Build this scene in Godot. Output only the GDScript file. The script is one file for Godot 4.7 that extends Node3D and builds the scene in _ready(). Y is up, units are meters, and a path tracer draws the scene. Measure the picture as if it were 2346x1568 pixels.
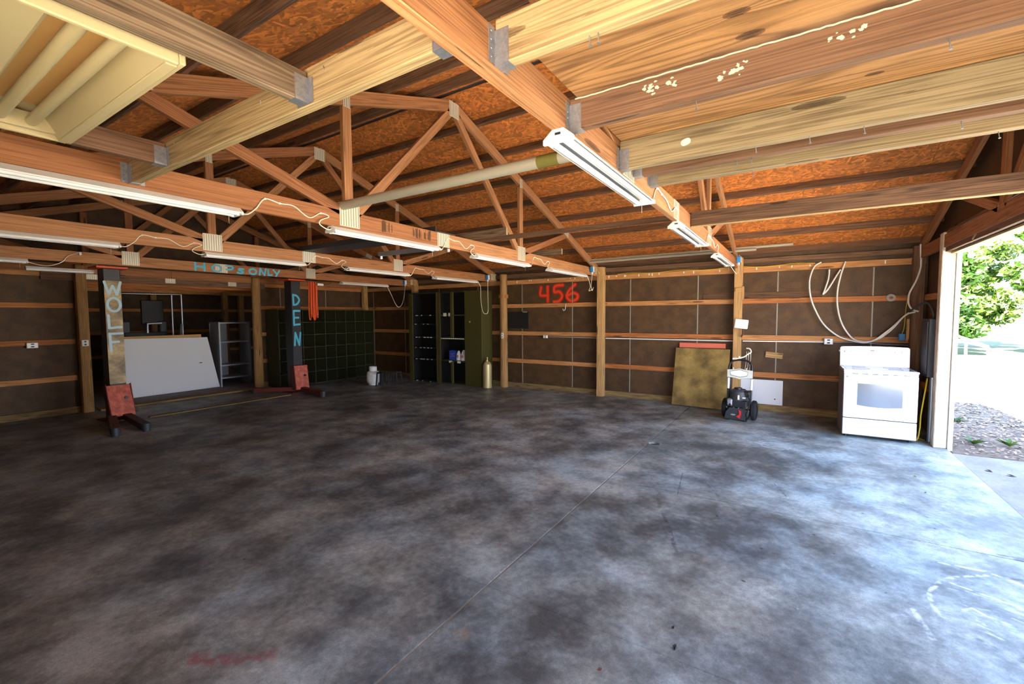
extends Node3D
# Pole barn interior. x runs along the back wall, y up, z from the back wall towards the viewer.

const XA := -8.507
const XB := -5.936
const XC := -3.389
const XD := -0.85
const XR := 1.53
const XL := -10.6
const YB := 2.4375
const YT := 2.591
const SLOPE := 0.3333
const ZR := 4.55
const ZF := 9.1
const G := [[1.835, 1.92], [1.21, 1.296], [0.574, 0.661]]

var M := {}
var rng := RandomNumberGenerator.new()
var taken := {}


class MB:
	var v := PackedVector3Array()
	var n := PackedVector3Array()
	var t := PackedVector2Array()

	func tri(a: Vector3, b: Vector3, c: Vector3, na: Vector3, nb: Vector3, nc: Vector3, ua := Vector2(), ub := Vector2(), uc := Vector2()) -> void:
		v.append(a); v.append(c); v.append(b)
		n.append(na); n.append(nc); n.append(nb)
		t.append(ua); t.append(uc); t.append(ub)

	func quad(a: Vector3, b: Vector3, c: Vector3, d: Vector3, ua := Vector2(0, 0), ub := Vector2(1, 0), uc := Vector2(1, 1), ud := Vector2(0, 1)) -> void:
		var k := (b - a).cross(d - a)
		if k.length_squared() < 1e-14:
			k = (c - b).cross(d - b)
		k = k.normalized()
		tri(a, b, c, k, k, k, ua, ub, uc)
		tri(a, c, d, k, k, k, ua, uc, ud)

	func quadn(a: Vector3, b: Vector3, c: Vector3, d: Vector3, na: Vector3, nb: Vector3, nc: Vector3, nd: Vector3, ua := Vector2(), ub := Vector2(), uc := Vector2(), ud := Vector2()) -> void:
		tri(a, b, c, na, nb, nc, ua, ub, uc)
		tri(a, c, d, na, nc, nd, ua, uc, ud)

	# chamfered box; u runs along its longest side, in metres
	func box(c: Vector3, s: Vector3, q := Basis(), bev := 0.0, uo := Vector2()) -> void:
		var h := s * 0.5
		var b: float = minf(bev, minf(h.x, minf(h.y, h.z)) * 0.45)
		var g := 0
		if s.y > s.x and s.y >= s.z: g = 1
		elif s.z > s.x and s.z > s.y: g = 2
		for k in 3:
			var i := (k + 1) % 3
			var j := (k + 2) % 3
			for sg in [-1.0, 1.0]:
				var p := []
				var w := []
				for e in [[-1, -1], [1, -1], [1, 1], [-1, 1]]:
					var x := Vector3()
					x[k] = sg * h[k]
					x[i] = e[0] * (h[i] - b)
					x[j] = e[1] * (h[j] - b)
					var uu := Vector2(x[i], x[j])
					if j == g: uu = Vector2(x[j], x[i])
					elif k == g: uu = Vector2(x[i] * 0.15, x[j])
					uu.y += k * 0.37 + sg * 0.11
					w.append(uu + uo)
					p.append(c + q * x)
				if sg > 0: quad(p[0], p[1], p[2], p[3], w[0], w[1], w[2], w[3])
				else: quad(p[3], p[2], p[1], p[0], w[3], w[2], w[1], w[0])
		if b <= 0.0: return
		for k in 3:      # edges parallel to axis k
			var i := (k + 1) % 3
			var j := (k + 2) % 3
			for a in [-1.0, 1.0]:
				for d in [-1.0, 1.0]:
					var p := []
					for e in [[-1, 0], [1, 0], [1, 1], [-1, 1]]:
						var x := Vector3()
						x[k] = e[0] * (h[k] - b)
						x[i] = a * (h[i] if e[1] == 0 else h[i] - b)
						x[j] = d * (h[j] - b if e[1] == 0 else h[j])
						p.append(c + q * x)
					var u0 := uo
					var u1 := uo + Vector2(2.0 * h[k], 0)
					if k != g: u1 = uo + Vector2(0.01, h[k])
					if a * d < 0: quad(p[0], p[1], p[2], p[3], u0, u1, u1, u0)
					else: quad(p[3], p[2], p[1], p[0], u0, u1, u1, u0)
		for a in [-1.0, 1.0]:
			for d in [-1.0, 1.0]:
				for e in [-1.0, 1.0]:
					var p0 := c + q * Vector3(a * h.x, d * (h.y - b), e * (h.z - b))
					var p1 := c + q * Vector3(a * (h.x - b), d * h.y, e * (h.z - b))
					var p2 := c + q * Vector3(a * (h.x - b), d * (h.y - b), e * h.z)
					var k := q * Vector3(a, d, e).normalized()
					if a * d * e > 0: tri(p0, p1, p2, k, k, k, uo, uo, uo)
					else: tri(p0, p2, p1, k, k, k, uo, uo, uo)

	func bx(x0: float, x1: float, y0: float, y1: float, z0: float, z1: float, bev := 0.0, uo := Vector2()) -> void:
		box(Vector3((x0 + x1) * 0.5, (y0 + y1) * 0.5, (z0 + z1) * 0.5), Vector3(absf(x1 - x0), absf(y1 - y0), absf(z1 - z0)), Basis(), bev, uo)

	func frame(d: Vector3) -> Basis:
		var z := d.normalized()
		var r := Vector3.UP if absf(z.y) < 0.9 else Vector3.RIGHT
		var x := r.cross(z).normalized()
		return Basis(x, z.cross(x), z)

	func cyl(a: Vector3, b: Vector3, r0: float, r1: float, seg := 14, caps := true, uo := Vector2()) -> void:
		var f := frame(b - a)
		var l := (b - a).length()
		var sl := (r0 - r1) / maxf(l, 1e-6)
		for i in seg:
			var p := TAU * i / seg
			var q := TAU * (i + 1) / seg
			var dp := f.x * cos(p) + f.y * sin(p)
			var dq := f.x * cos(q) + f.y * sin(q)
			var np := (dp + f.z * sl).normalized()
			var nq := (dq + f.z * sl).normalized()
			var c0 := float(i) / seg * TAU * r0
			var c1 := float(i + 1) / seg * TAU * r0
			quadn(a + dp * r0, a + dq * r0, b + dq * r1, b + dp * r1, np, nq, nq, np, uo + Vector2(0, c0), uo + Vector2(0, c1), uo + Vector2(l, c1), uo + Vector2(l, c0))
			if caps:
				tri(a, a + dq * r0, a + dp * r0, -f.z, -f.z, -f.z, uo, uo, uo)
				tri(b, b + dp * r1, b + dq * r1, f.z, f.z, f.z, uo, uo, uo)

	func tube(p: PackedVector3Array, r: float, seg := 8, caps := true) -> void:
		var m := p.size()
		if m < 2: return
		var f := frame(p[1] - p[0])
		var rings := []
		for i in m:
			var d := (p[mini(i + 1, m - 1)] - p[maxi(i - 1, 0)]).normalized()
			if d.length_squared() < 0.5: d = f.z
			var x := (f.x - d * f.x.dot(d)).normalized()
			f = Basis(x, d.cross(x), d)
			rings.append(f)
		var l := 0.0
		for i in m - 1:
			var l2 := l + (p[i + 1] - p[i]).length()
			for s in seg:
				var a := TAU * s / seg
				var b := TAU * (s + 1) / seg
				var n0: Vector3 = rings[i].x * cos(a) + rings[i].y * sin(a)
				var n1: Vector3 = rings[i].x * cos(b) + rings[i].y * sin(b)
				var n2: Vector3 = rings[i + 1].x * cos(b) + rings[i + 1].y * sin(b)
				var n3: Vector3 = rings[i + 1].x * cos(a) + rings[i + 1].y * sin(a)
				quadn(p[i] + n0 * r, p[i] + n1 * r, p[i + 1] + n2 * r, p[i + 1] + n3 * r, n0, n1, n2, n3, Vector2(l, a * r), Vector2(l, b * r), Vector2(l2, b * r), Vector2(l2, a * r))
			l = l2
		if caps:
			for s in seg:
				var a := TAU * s / seg
				var b := TAU * (s + 1) / seg
				var e: Basis = rings[0]
				tri(p[0], p[0] + (e.x * cos(b) + e.y * sin(b)) * r, p[0] + (e.x * cos(a) + e.y * sin(a)) * r, -e.z, -e.z, -e.z)
				e = rings[m - 1]
				tri(p[m - 1], p[m - 1] + (e.x * cos(a) + e.y * sin(a)) * r, p[m - 1] + (e.x * cos(b) + e.y * sin(b)) * r, e.z, e.z, e.z)

	# profile: (radius, height) pairs, bottom to top
	func lathe(pr: Array, seg: int, x := Transform3D()) -> void:
		for i in pr.size() - 1:
			var a: Vector2 = pr[i]
			var b: Vector2 = pr[i + 1]
			var tn := Vector2(b.y - a.y, -(b.x - a.x)).normalized()
			for s in seg:
				var p := TAU * s / seg
				var q := TAU * (s + 1) / seg
				var dp := Vector3(cos(p), 0, -sin(p))
				var dq := Vector3(cos(q), 0, -sin(q))
				var np := x.basis * (dp * tn.x + Vector3.UP * tn.y)
				var nq := x.basis * (dq * tn.x + Vector3.UP * tn.y)
				var u0 := Vector2(float(s) / seg, a.y)
				quadn(x * (dp * a.x + Vector3.UP * a.y), x * (dq * a.x + Vector3.UP * a.y), x * (dq * b.x + Vector3.UP * b.y), x * (dp * b.x + Vector3.UP * b.y), np, nq, nq, np, u0, u0, u0, u0)

	# polygon in the xy plane (counter-clockwise), from z0 to z1
	func prism(poly: PackedVector2Array, z0: float, z1: float, x := Transform3D()) -> void:
		var m := poly.size()
		var idx := Geometry2D.triangulate_polygon(poly)
		var kf := x.basis * Vector3(0, 0, 1)
		for i in range(0, idx.size(), 3):
			var a := poly[idx[i]]
			var b := poly[idx[i + 1]]
			var c := poly[idx[i + 2]]
			if (b - a).cross(c - a) < 0:
				var h := b
				b = c
				c = h
			tri(x * Vector3(a.x, a.y, z1), x * Vector3(b.x, b.y, z1), x * Vector3(c.x, c.y, z1), kf, kf, kf, a, b, c)
			tri(x * Vector3(a.x, a.y, z0), x * Vector3(c.x, c.y, z0), x * Vector3(b.x, b.y, z0), -kf, -kf, -kf, a, c, b)
		var l := 0.0
		for i in m:
			var a := poly[i]
			var b := poly[(i + 1) % m]
			var l2 := l + (b - a).length()
			quad(x * Vector3(a.x, a.y, z0), x * Vector3(b.x, b.y, z0), x * Vector3(b.x, b.y, z1), x * Vector3(a.x, a.y, z1), Vector2(l, z0), Vector2(l2, z0), Vector2(l2, z1), Vector2(l, z1))
			l = l2

	# brush stroke lying in the xy plane, facing +z
	func ribbon(p: PackedVector2Array, w: float, x: Transform3D, thick := 0.0012) -> void:
		var k := x.basis.z.normalized()
		var m := p.size()
		var l := []
		var r := []
		for i in m:
			var d := (p[mini(i + 1, m - 1)] - p[maxi(i - 1, 0)]).normalized()
			var s := Vector2(-d.y, d.x) * w * 0.5
			l.append(x * Vector3(p[i].x + s.x, p[i].y + s.y, thick))
			r.append(x * Vector3(p[i].x - s.x, p[i].y - s.y, thick))
		for i in m - 1:
			tri(r[i], r[i + 1], l[i + 1], k, k, k)
			tri(r[i], l[i + 1], l[i], k, k, k)
		if p[0].distance_to(p[m - 1]) < 1e-4: return
		for e in 2:
			var c := p[0] if e == 0 else p[m - 1]
			var d := (p[0] - p[1]).normalized() if e == 0 else (p[m - 1] - p[m - 2]).normalized()
			var a0 := d.angle() - PI / 2
			for q in 6:
				var a := a0 + PI * q / 6
				var b := a0 + PI * (q + 1) / 6
				tri(x * Vector3(c.x, c.y, thick), x * Vector3(c.x + cos(a) * w * 0.5, c.y + sin(a) * w * 0.5, thick), x * Vector3(c.x + cos(b) * w * 0.5, c.y + sin(b) * w * 0.5, thick), k, k, k)

	# irregular flat blot facing +z of x
	func blot(c: Vector2, r: float, x: Transform3D, thick: float, g: RandomNumberGenerator) -> void:
		var k := x.basis.z.normalized()
		var p := []
		for i in 11:
			var a := TAU * i / 11
			p.append(x * Vector3(c.x + cos(a) * r * g.randf_range(0.6, 1.5), c.y + sin(a) * r * g.randf_range(0.5, 1.1), thick))
		for i in 11:
			tri(x * Vector3(c.x, c.y, thick), p[i], p[(i + 1) % 11], k, k, k)

	func mesh() -> ArrayMesh:
		var m := ArrayMesh.new()
		if v.is_empty(): return m
		var a := []
		a.resize(Mesh.ARRAY_MAX)
		a[Mesh.ARRAY_VERTEX] = v
		a[Mesh.ARRAY_NORMAL] = n
		a[Mesh.ARRAY_TEX_UV] = t
		m.add_surface_from_arrays(Mesh.PRIMITIVE_TRIANGLES, a)
		return m


func numbered(called: String) -> String:
	taken[called] = taken.get(called, -1) + 1
	return called if taken[called] == 0 else "%s_%03d" % [called, taken[called]]


func part(parent: Node, called: String, b: MB, m: Material, label := "") -> MeshInstance3D:
	var o := MeshInstance3D.new()
	o.name = called
	o.mesh = b.mesh()
	o.material_override = m
	o.cast_shadow = GeometryInstance3D.SHADOW_CASTING_SETTING_ON
	parent.add_child(o, true)
	if label: o.set_meta("label", label)
	return o


func thing(called: String, label: String, category: String, at := Vector3.ZERO, turn := 0.0, group := "") -> Node3D:
	var o := Node3D.new()
	o.name = numbered(called)
	add_child(o)
	o.position = at
	o.rotation.y = turn
	o.set_meta("label", label)
	o.set_meta("category", category)
	if group: o.set_meta("group", group)
	return o


func struct(called: String) -> Node3D:
	var o := Node3D.new()
	o.name = called
	add_child(o)
	o.set_meta("kind", "structure")
	return o


func uo() -> Vector2:
	return Vector2(rng.randf() * 7.0, rng.randf() * 5.0)


func pick(kind: String) -> Material:
	var l: Array = M[kind]
	return l[rng.randi() % l.size()]


# squared timber from a to b: h tall (along up), w wide
func lumber(parent: Node, called: String, a: Vector3, b: Vector3, h: float, w: float, m: Material, up := Vector3.UP, bev := 0.003) -> MeshInstance3D:
	var z := (b - a).normalized()
	var x := up.cross(z).normalized()
	var k := MB.new()
	k.box((a + b) * 0.5, Vector3(w, h, (b - a).length()), Basis(x, z.cross(x), z), bev, uo())
	return part(parent, called, k, m)


func block(parent: Node, called: String, x0: float, x1: float, y0: float, y1: float, z0: float, z1: float, m: Material, bev := 0.003) -> MeshInstance3D:
	var k := MB.new()
	k.bx(x0, x1, y0, y1, z0, z1, bev, uo())
	return part(parent, called, k, m)


func curve(p: Array, steps := 8) -> PackedVector3Array:
	var o := PackedVector3Array()
	for i in p.size() - 1:
		var a: Vector3 = p[maxi(i - 1, 0)]
		var b: Vector3 = p[i]
		var c: Vector3 = p[i + 1]
		var d: Vector3 = p[mini(i + 2, p.size() - 1)]
		for s in steps:
			o.append(b.cubic_interpolate(c, a, d, float(s) / steps))
	o.append(p[p.size() - 1])
	return o


func curve2(p: Array, steps := 6) -> PackedVector2Array:
	var q := []
	for e in p: q.append(Vector3(e.x, e.y, 0))
	var o := PackedVector2Array()
	for e in curve(q, steps): o.append(Vector2(e.x, e.y))
	return o


# ---------------------------------------------------------------- materials
func srgb(r: float, g: float, b: float) -> Color:
	return Color(r / 255.0, g / 255.0, b / 255.0)


func mat(c: Color, rough := 0.7, metal := 0.0, tex: Texture2D = null, scale := Vector3.ONE) -> StandardMaterial3D:
	var m := StandardMaterial3D.new()
	m.albedo_color = c
	m.roughness = rough
	m.metallic = metal
	if tex:
		m.albedo_texture = tex
		m.uv1_scale = scale
		m.texture_repeat = true
	return m


func noise(s: int, f: float, oct := 3, kind := FastNoiseLite.TYPE_SIMPLEX_SMOOTH) -> FastNoiseLite:
	var q := FastNoiseLite.new()
	q.seed = s
	q.frequency = f
	q.noise_type = kind
	q.fractal_octaves = oct
	return q


# wood grain running along u; knots: array of Vector3(x, y, radius) in pixels
func wood_image(s: int, w: int, h: int, knots: Array, streak: float, blotch: float, fold := 3.2, long := 3.2) -> Image:
	var a := noise(s, 0.012, 2)
	var b := noise(s + 1, 0.06, 2)
	var d := noise(s + 2, 0.008, 3)
	var data := PackedByteArray()
	data.resize(w * h * 3)
	var at := 0
	for y in h:
		for x in w:
			var yy := float(y)
			var dark := 0.0
			for k in knots:
				var dx: float = (x - k.x) / long
				var dy: float = y - k.y
				var r2: float = (dx * dx + dy * dy) / (k.z * k.z)
				if r2 < 14.0:
					yy += dy * 1.6 / (0.6 + r2)
					if r2 < 1.0: dark += 0.42 * (1.0 - r2 * 0.45)
			# make the texture wrap in u by fading between two samples
			var f := float(x) / w
			var ring := a.get_noise_2d(x * 0.10, yy * fold) * (1.0 - f) + a.get_noise_2d((x - w) * 0.10, yy * fold) * f
			var g := sin(ring * 16.0 + yy * 0.16) * 0.5 + 0.5
			var fine := b.get_noise_2d(x * 0.12, yy * 7.0) * (1.0 - f) + b.get_noise_2d((x - w) * 0.12, yy * 7.0) * f
			var bl := d.get_noise_2d(x * 0.9, y * 2.0) * (1.0 - f) + d.get_noise_2d((x - w) * 0.9, y * 2.0) * f
			var q := clampf(1.0 - streak * g * g - 0.16 * (fine + 0.4) - blotch * maxf(0.0, bl) - dark, 0.12, 1.0)
			data[at] = int(255.0 * pow(q, 0.9))
			data[at + 1] = int(255.0 * q)
			data[at + 2] = int(255.0 * pow(q, 1.12))
			at += 3
	var im := Image.create_from_data(w, h, false, Image.FORMAT_RGB8, data)
	im.generate_mipmaps()
	return im


func osb_image(n: int) -> Image:
	var im := Image.create(n, n, false, Image.FORMAT_RGB8)
	im.fill(Color(0.72, 0.68, 0.62))
	var r := RandomNumberGenerator.new()
	r.seed = 771
	for i in 3600:
		var c := Vector2(r.randf() * n, r.randf() * n)
		var ang := r.randfn(0.0, 0.75)
		var l := r.randf_range(18, 56)
		var w := r.randf_range(6.0, 17.0)
		var d := Vector2(cos(ang), sin(ang))
		var k := clampf(r.randfn(0.88, 0.09), 0.5, 1.0)
		var col := Color(k, k * r.randf_range(0.9, 0.98), k * r.randf_range(0.74, 0.92))
		var m := int(l * 0.5)
		var hw := int(w * 0.5)
		for u in range(-m, m + 1):
			for e in range(-hw, hw + 1):
				var p := c + d * u + Vector2(-d.y, d.x) * e
				im.set_pixel(posmod(int(p.x), n), posmod(int(p.y), n), col * (0.95 if absi(e) == hw else 1.0))
	return im


func mottle_image(s: int, n: int, f1: float, f2: float, lo: Color, hi: Color, grain: float) -> Image:
	var a := noise(s, f1, 4).get_seamless_image(n, n)
	var b := noise(s + 5, f2, 2).get_seamless_image(n, n)
	var da := a.get_data()
	var db := b.get_data()
	var o := PackedByteArray()
	o.resize(n * n * 3)
	for i in n * n:
		var k := clampf(da[i] / 255.0 * (1.0 - grain) + db[i] / 255.0 * grain, 0.0, 1.0)
		o[i * 3] = int(255.0 * lerpf(lo.r, hi.r, k))
		o[i * 3 + 1] = int(255.0 * lerpf(lo.g, hi.g, k))
		o[i * 3 + 2] = int(255.0 * lerpf(lo.b, hi.b, k))
	return Image.create_from_data(n, n, false, Image.FORMAT_RGB8, o)


func tex(im: Image) -> ImageTexture:
	return ImageTexture.create_from_image(im)


# soft dab of pigment at p (pixels)
func dab(im: Image, p: Vector2, r: float, c: Color, amount: float, nz: FastNoiseLite) -> void:
	for y in range(maxi(0, int(p.y - r)), mini(im.get_height(), int(p.y + r) + 1)):
		for x in range(maxi(0, int(p.x - r)), mini(im.get_width(), int(p.x + r) + 1)):
			var d := Vector2(x - p.x, y - p.y).length() / r
			if d < 1.0:
				var k: float = amount * (1.0 - d * d) * clampf(0.55 + nz.get_noise_2d(x * 0.9, y * 1.1) * 1.5, 0.0, 1.0)
				im.set_pixel(x, y, im.get_pixel(x, y).lerp(c, clampf(k, 0, 1)))


const FL := [[-10.7, -1.5], [-1.6, 1.7]]     # x spans of the two floor textures
const FPX := 0.0046
func floor_px(x: float, z: float, side: int) -> Vector2:
	return Vector2((x - FL[side][0]) / FPX, (z + 0.1) / FPX)


func stroke(im: Image, side: int, pts: Array, r: float, c: Color, amount: float, nz: FastNoiseLite) -> void:
	for i in pts.size() - 1:
		var a: Vector2 = floor_px(pts[i].x, pts[i].y, side)
		var b: Vector2 = floor_px(pts[i + 1].x, pts[i + 1].y, side)
		var m := maxi(1, int((b - a).length() / maxf(1.0, r * 0.5)))
		for s in m:
			dab(im, a.lerp(b, float(s) / m), r, c, amount, nz)


func floor_layer(s: int, f: float, oct: int, side: int, w: int, h: int) -> PackedByteArray:
	var q := noise(s, f, oct)
	q.offset = Vector3(FL[side][0] / FPX, 0, 0)
	return q.get_image(w, h, false, false, false).get_data()


func floor_image(side: int) -> Image:
	var w := int((FL[side][1] - FL[side][0]) / FPX)
	var h := 2043
	var a := floor_layer(31, 0.0030, 5, side, w, h)
	var b := floor_layer(32, 0.011, 5, side, w, h)
	var c := floor_layer(33, 0.06, 3, side, w, h)
	var e := floor_layer(34, 0.0048, 4, side, w, h)
	var o := PackedByteArray()
	o.resize(w * h * 3)
	for i in w * h:
		var k: float = (0.46 * a[i] + 0.38 * b[i] + 0.16 * c[i]) * 0.00392
		k = clampf((k - 0.5) * 2.8 + 0.5, 0.0, 1.0)
		var tint: float = (e[i] * 0.00392 - 0.5) * 0.12
		var l := (0.39 + 0.45 * k) * 255.0
		o[i * 3] = int(l * (0.945 + tint))
		o[i * 3 + 1] = int(l)
		o[i * 3 + 2] = int(minf(255.0, l * (0.96 - tint)))
	var im := Image.create_from_data(w, h, false, Image.FORMAT_RGB8, o)
	var nz := noise(40, 0.06, 3)
	var chalk := Color(0.9, 0.91, 0.92)
	var oil := Color(0.17, 0.17, 0.175)
	if side == 1:
		# chalky tyre arcs and scrapes near the doorway
		stroke(im, side, curve2([Vector2(1.06, 4.78), Vector2(0.93, 4.87), Vector2(0.82, 4.98), Vector2(0.75, 5.11), Vector2(0.71, 5.21), Vector2(0.70, 5.33), Vector2(0.71, 5.42), Vector2(0.73, 5.45)], 4), 3.4, chalk, 0.88, nz)
		stroke(im, side, [Vector2(0.85, 4.74), Vector2(0.93, 4.73), Vector2(1.08, 4.72), Vector2(1.21, 4.81), Vector2(1.4, 4.95)], 3.4, chalk, 1.00, nz)
		stroke(im, side, [Vector2(0.84, 5.0), Vector2(0.94, 5.04), Vector2(1.02, 5.08), Vector2(1.2, 5.14)], 2.4, chalk, 0.96, nz)
		stroke(im, side, [Vector2(0.60, 5.45), Vector2(0.61, 5.56), Vector2(0.63, 5.70)], 4.5, chalk, 0.96, nz)
		stroke(im, side, [Vector2(0.83, 5.31), Vector2(0.88, 5.26), Vector2(0.92, 5.31), Vector2(1.0, 5.34)], 2.6, chalk, 1.00, nz)
		stroke(im, side, [Vector2(0.82, 5.24), Vector2(0.86, 5.25)], 2.4, chalk, 1.00, nz)
		stroke(im, side, [Vector2(0.70, 5.58), Vector2(0.82, 5.55), Vector2(0.88, 5.60), Vector2(1.0, 5.75)], 14.0, chalk, 0.26, nz)
		stroke(im, side, [Vector2(0.96, 5.07), Vector2(1.05, 5.10), Vector2(1.12, 5.25)], 16.0, chalk, 0.22, nz)
		stroke(im, side, [Vector2(0.51, 5.58), Vector2(0.61, 5.44)], 12.0, chalk, 0.22, nz)
		for i in 26:
			var p := Vector2(rng.randf_range(0.78, 1.35), rng.randf_range(5.05, 5.9))
			stroke(im, side, [p, p + Vector2(rng.randf_range(0.02, 0.12), rng.randf_range(-0.02, 0.06))], rng.randf_range(1.2, 3.2), chalk, rng.randf_range(0.2, 0.5), nz)
		stroke(im, side, [Vector2(1.14, 4.74), Vector2(1.5, 4.74)], 5.0, oil, 0.7, nz)
		stroke(im, side, [Vector2(1.22, 4.40), Vector2(1.58, 4.42)], 12.0, oil, 0.5, nz)
		stroke(im, side, [Vector2(0.83, 3.62), Vector2(0.90, 3.82), Vector2(1.07, 4.09), Vector2(1.19, 4.31)], 1.3, oil, 0.6, nz)
		# white ring beyond the drain
		var ring := []
		for i in 25: ring.append(Vector2(-0.165 + 0.155 * cos(TAU * i / 24.0), 2.26 + 0.15 * sin(TAU * i / 24.0)))
		stroke(im, side, ring, 3.2, chalk, 0.80, nz)
		stroke(im, side, [Vector2(-0.48, 2.18), Vector2(-0.3, 2.26)], 4.0, chalk, 0.96, nz)
		# scuffs and dull patches
		stroke(im, side, [Vector2(-0.89, 4.94), Vector2(-0.78, 5.18), Vector2(-0.69, 5.43), Vector2(-0.64, 5.54)], 4.0, oil, 0.22, nz)
		for s in [[Vector2(-0.95, 3.87), Vector2(-0.87, 4.48)], [Vector2(-0.73, 3.96), Vector2(-0.54, 4.34)], [Vector2(-0.14, 3.68), Vector2(-0.02, 4.02)], [Vector2(-0.58, 5.45), Vector2(-0.45, 5.49)]]:
			stroke(im, side, s, 1.3, oil, 0.4, nz)
		stroke(im, side, [Vector2(-1.04, 4.51), Vector2(-0.94, 4.85)], 5.0, oil, 0.12, nz)
		stroke(im, side, [Vector2(-0.02, 4.62), Vector2(0.08, 4.70), Vector2(0.18, 4.76)], 16.0, oil, 0.14, nz)
		stroke(im, side, [Vector2(-0.72, 4.98), Vector2(-0.62, 5.02)], 13.0, oil, 0.14, nz)
		stroke(im, side, [Vector2(-1.48, 4.62), Vector2(-1.42, 4.64)], 8.0, oil, 0.3, nz)
		for p in [Vector2(-0.50, 4.76), Vector2(-0.16, 5.15), Vector2(-0.23, 5.65), Vector2(0.16, 4.72)]: dab(im, floor_px(p.x, p.y, side), 3.2, Color(0.05, 0.05, 0.05), 1.0, nz)
		dab(im, floor_px(-1.42, 6.92, side), 17.0, Color(0.62, 0.58, 0.50), 0.9, nz)
		stroke(im, side, [Vector2(-1.2, 6.2), Vector2(-0.9, 6.4), Vector2(-0.8, 6.2)], 40.0, oil, 0.05, nz)
	else:
		stroke(im, side, [Vector2(-2.44, 7.76), Vector2(-2.28, 7.68), Vector2(-2.10, 7.52)], 12.0, Color(0.66, 0.32, 0.34), 0.3, nz)
		dab(im, floor_px(-2.72, 7.92, side), 24.0, Color(0.76, 0.76, 0.78), 0.5, nz)
		stroke(im, side, [Vector2(-1.86, 5.05), Vector2(-1.76, 4.93)], 12.0, oil, 0.12, nz)
		for i in 26:
			var p := Vector2(rng.randf_range(-8.5, -2.0), rng.randf_range(1.0, 8.5))
			stroke(im, side, [p, p + Vector2(rng.randf_range(-0.5, 0.5), rng.randf_range(-0.2, 0.2))], rng.randf_range(12.0, 34.0), oil if rng.randf() < 0.5 else chalk, rng.randf_range(0.02, 0.07), nz)
	dab(im, floor_px(-1.55, 2.96, side), 34.0, Color(0.52, 0.42, 0.32), 0.6, nz)
	for i in 110 if side == 0 else 60:   # paint flecks and grit
		var p := Vector2(rng.randf_range(FL[side][0] + 1.5, FL[side][1]), rng.randf_range(0.8, 8.8))
		dab(im, floor_px(p.x, p.y, side), rng.randf_range(1.0, 2.6), Color(0.85, 0.85, 0.83) if rng.randf() < 0.6 else Color(0.08, 0.08, 0.08), 0.9, nz)
	return im


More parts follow.
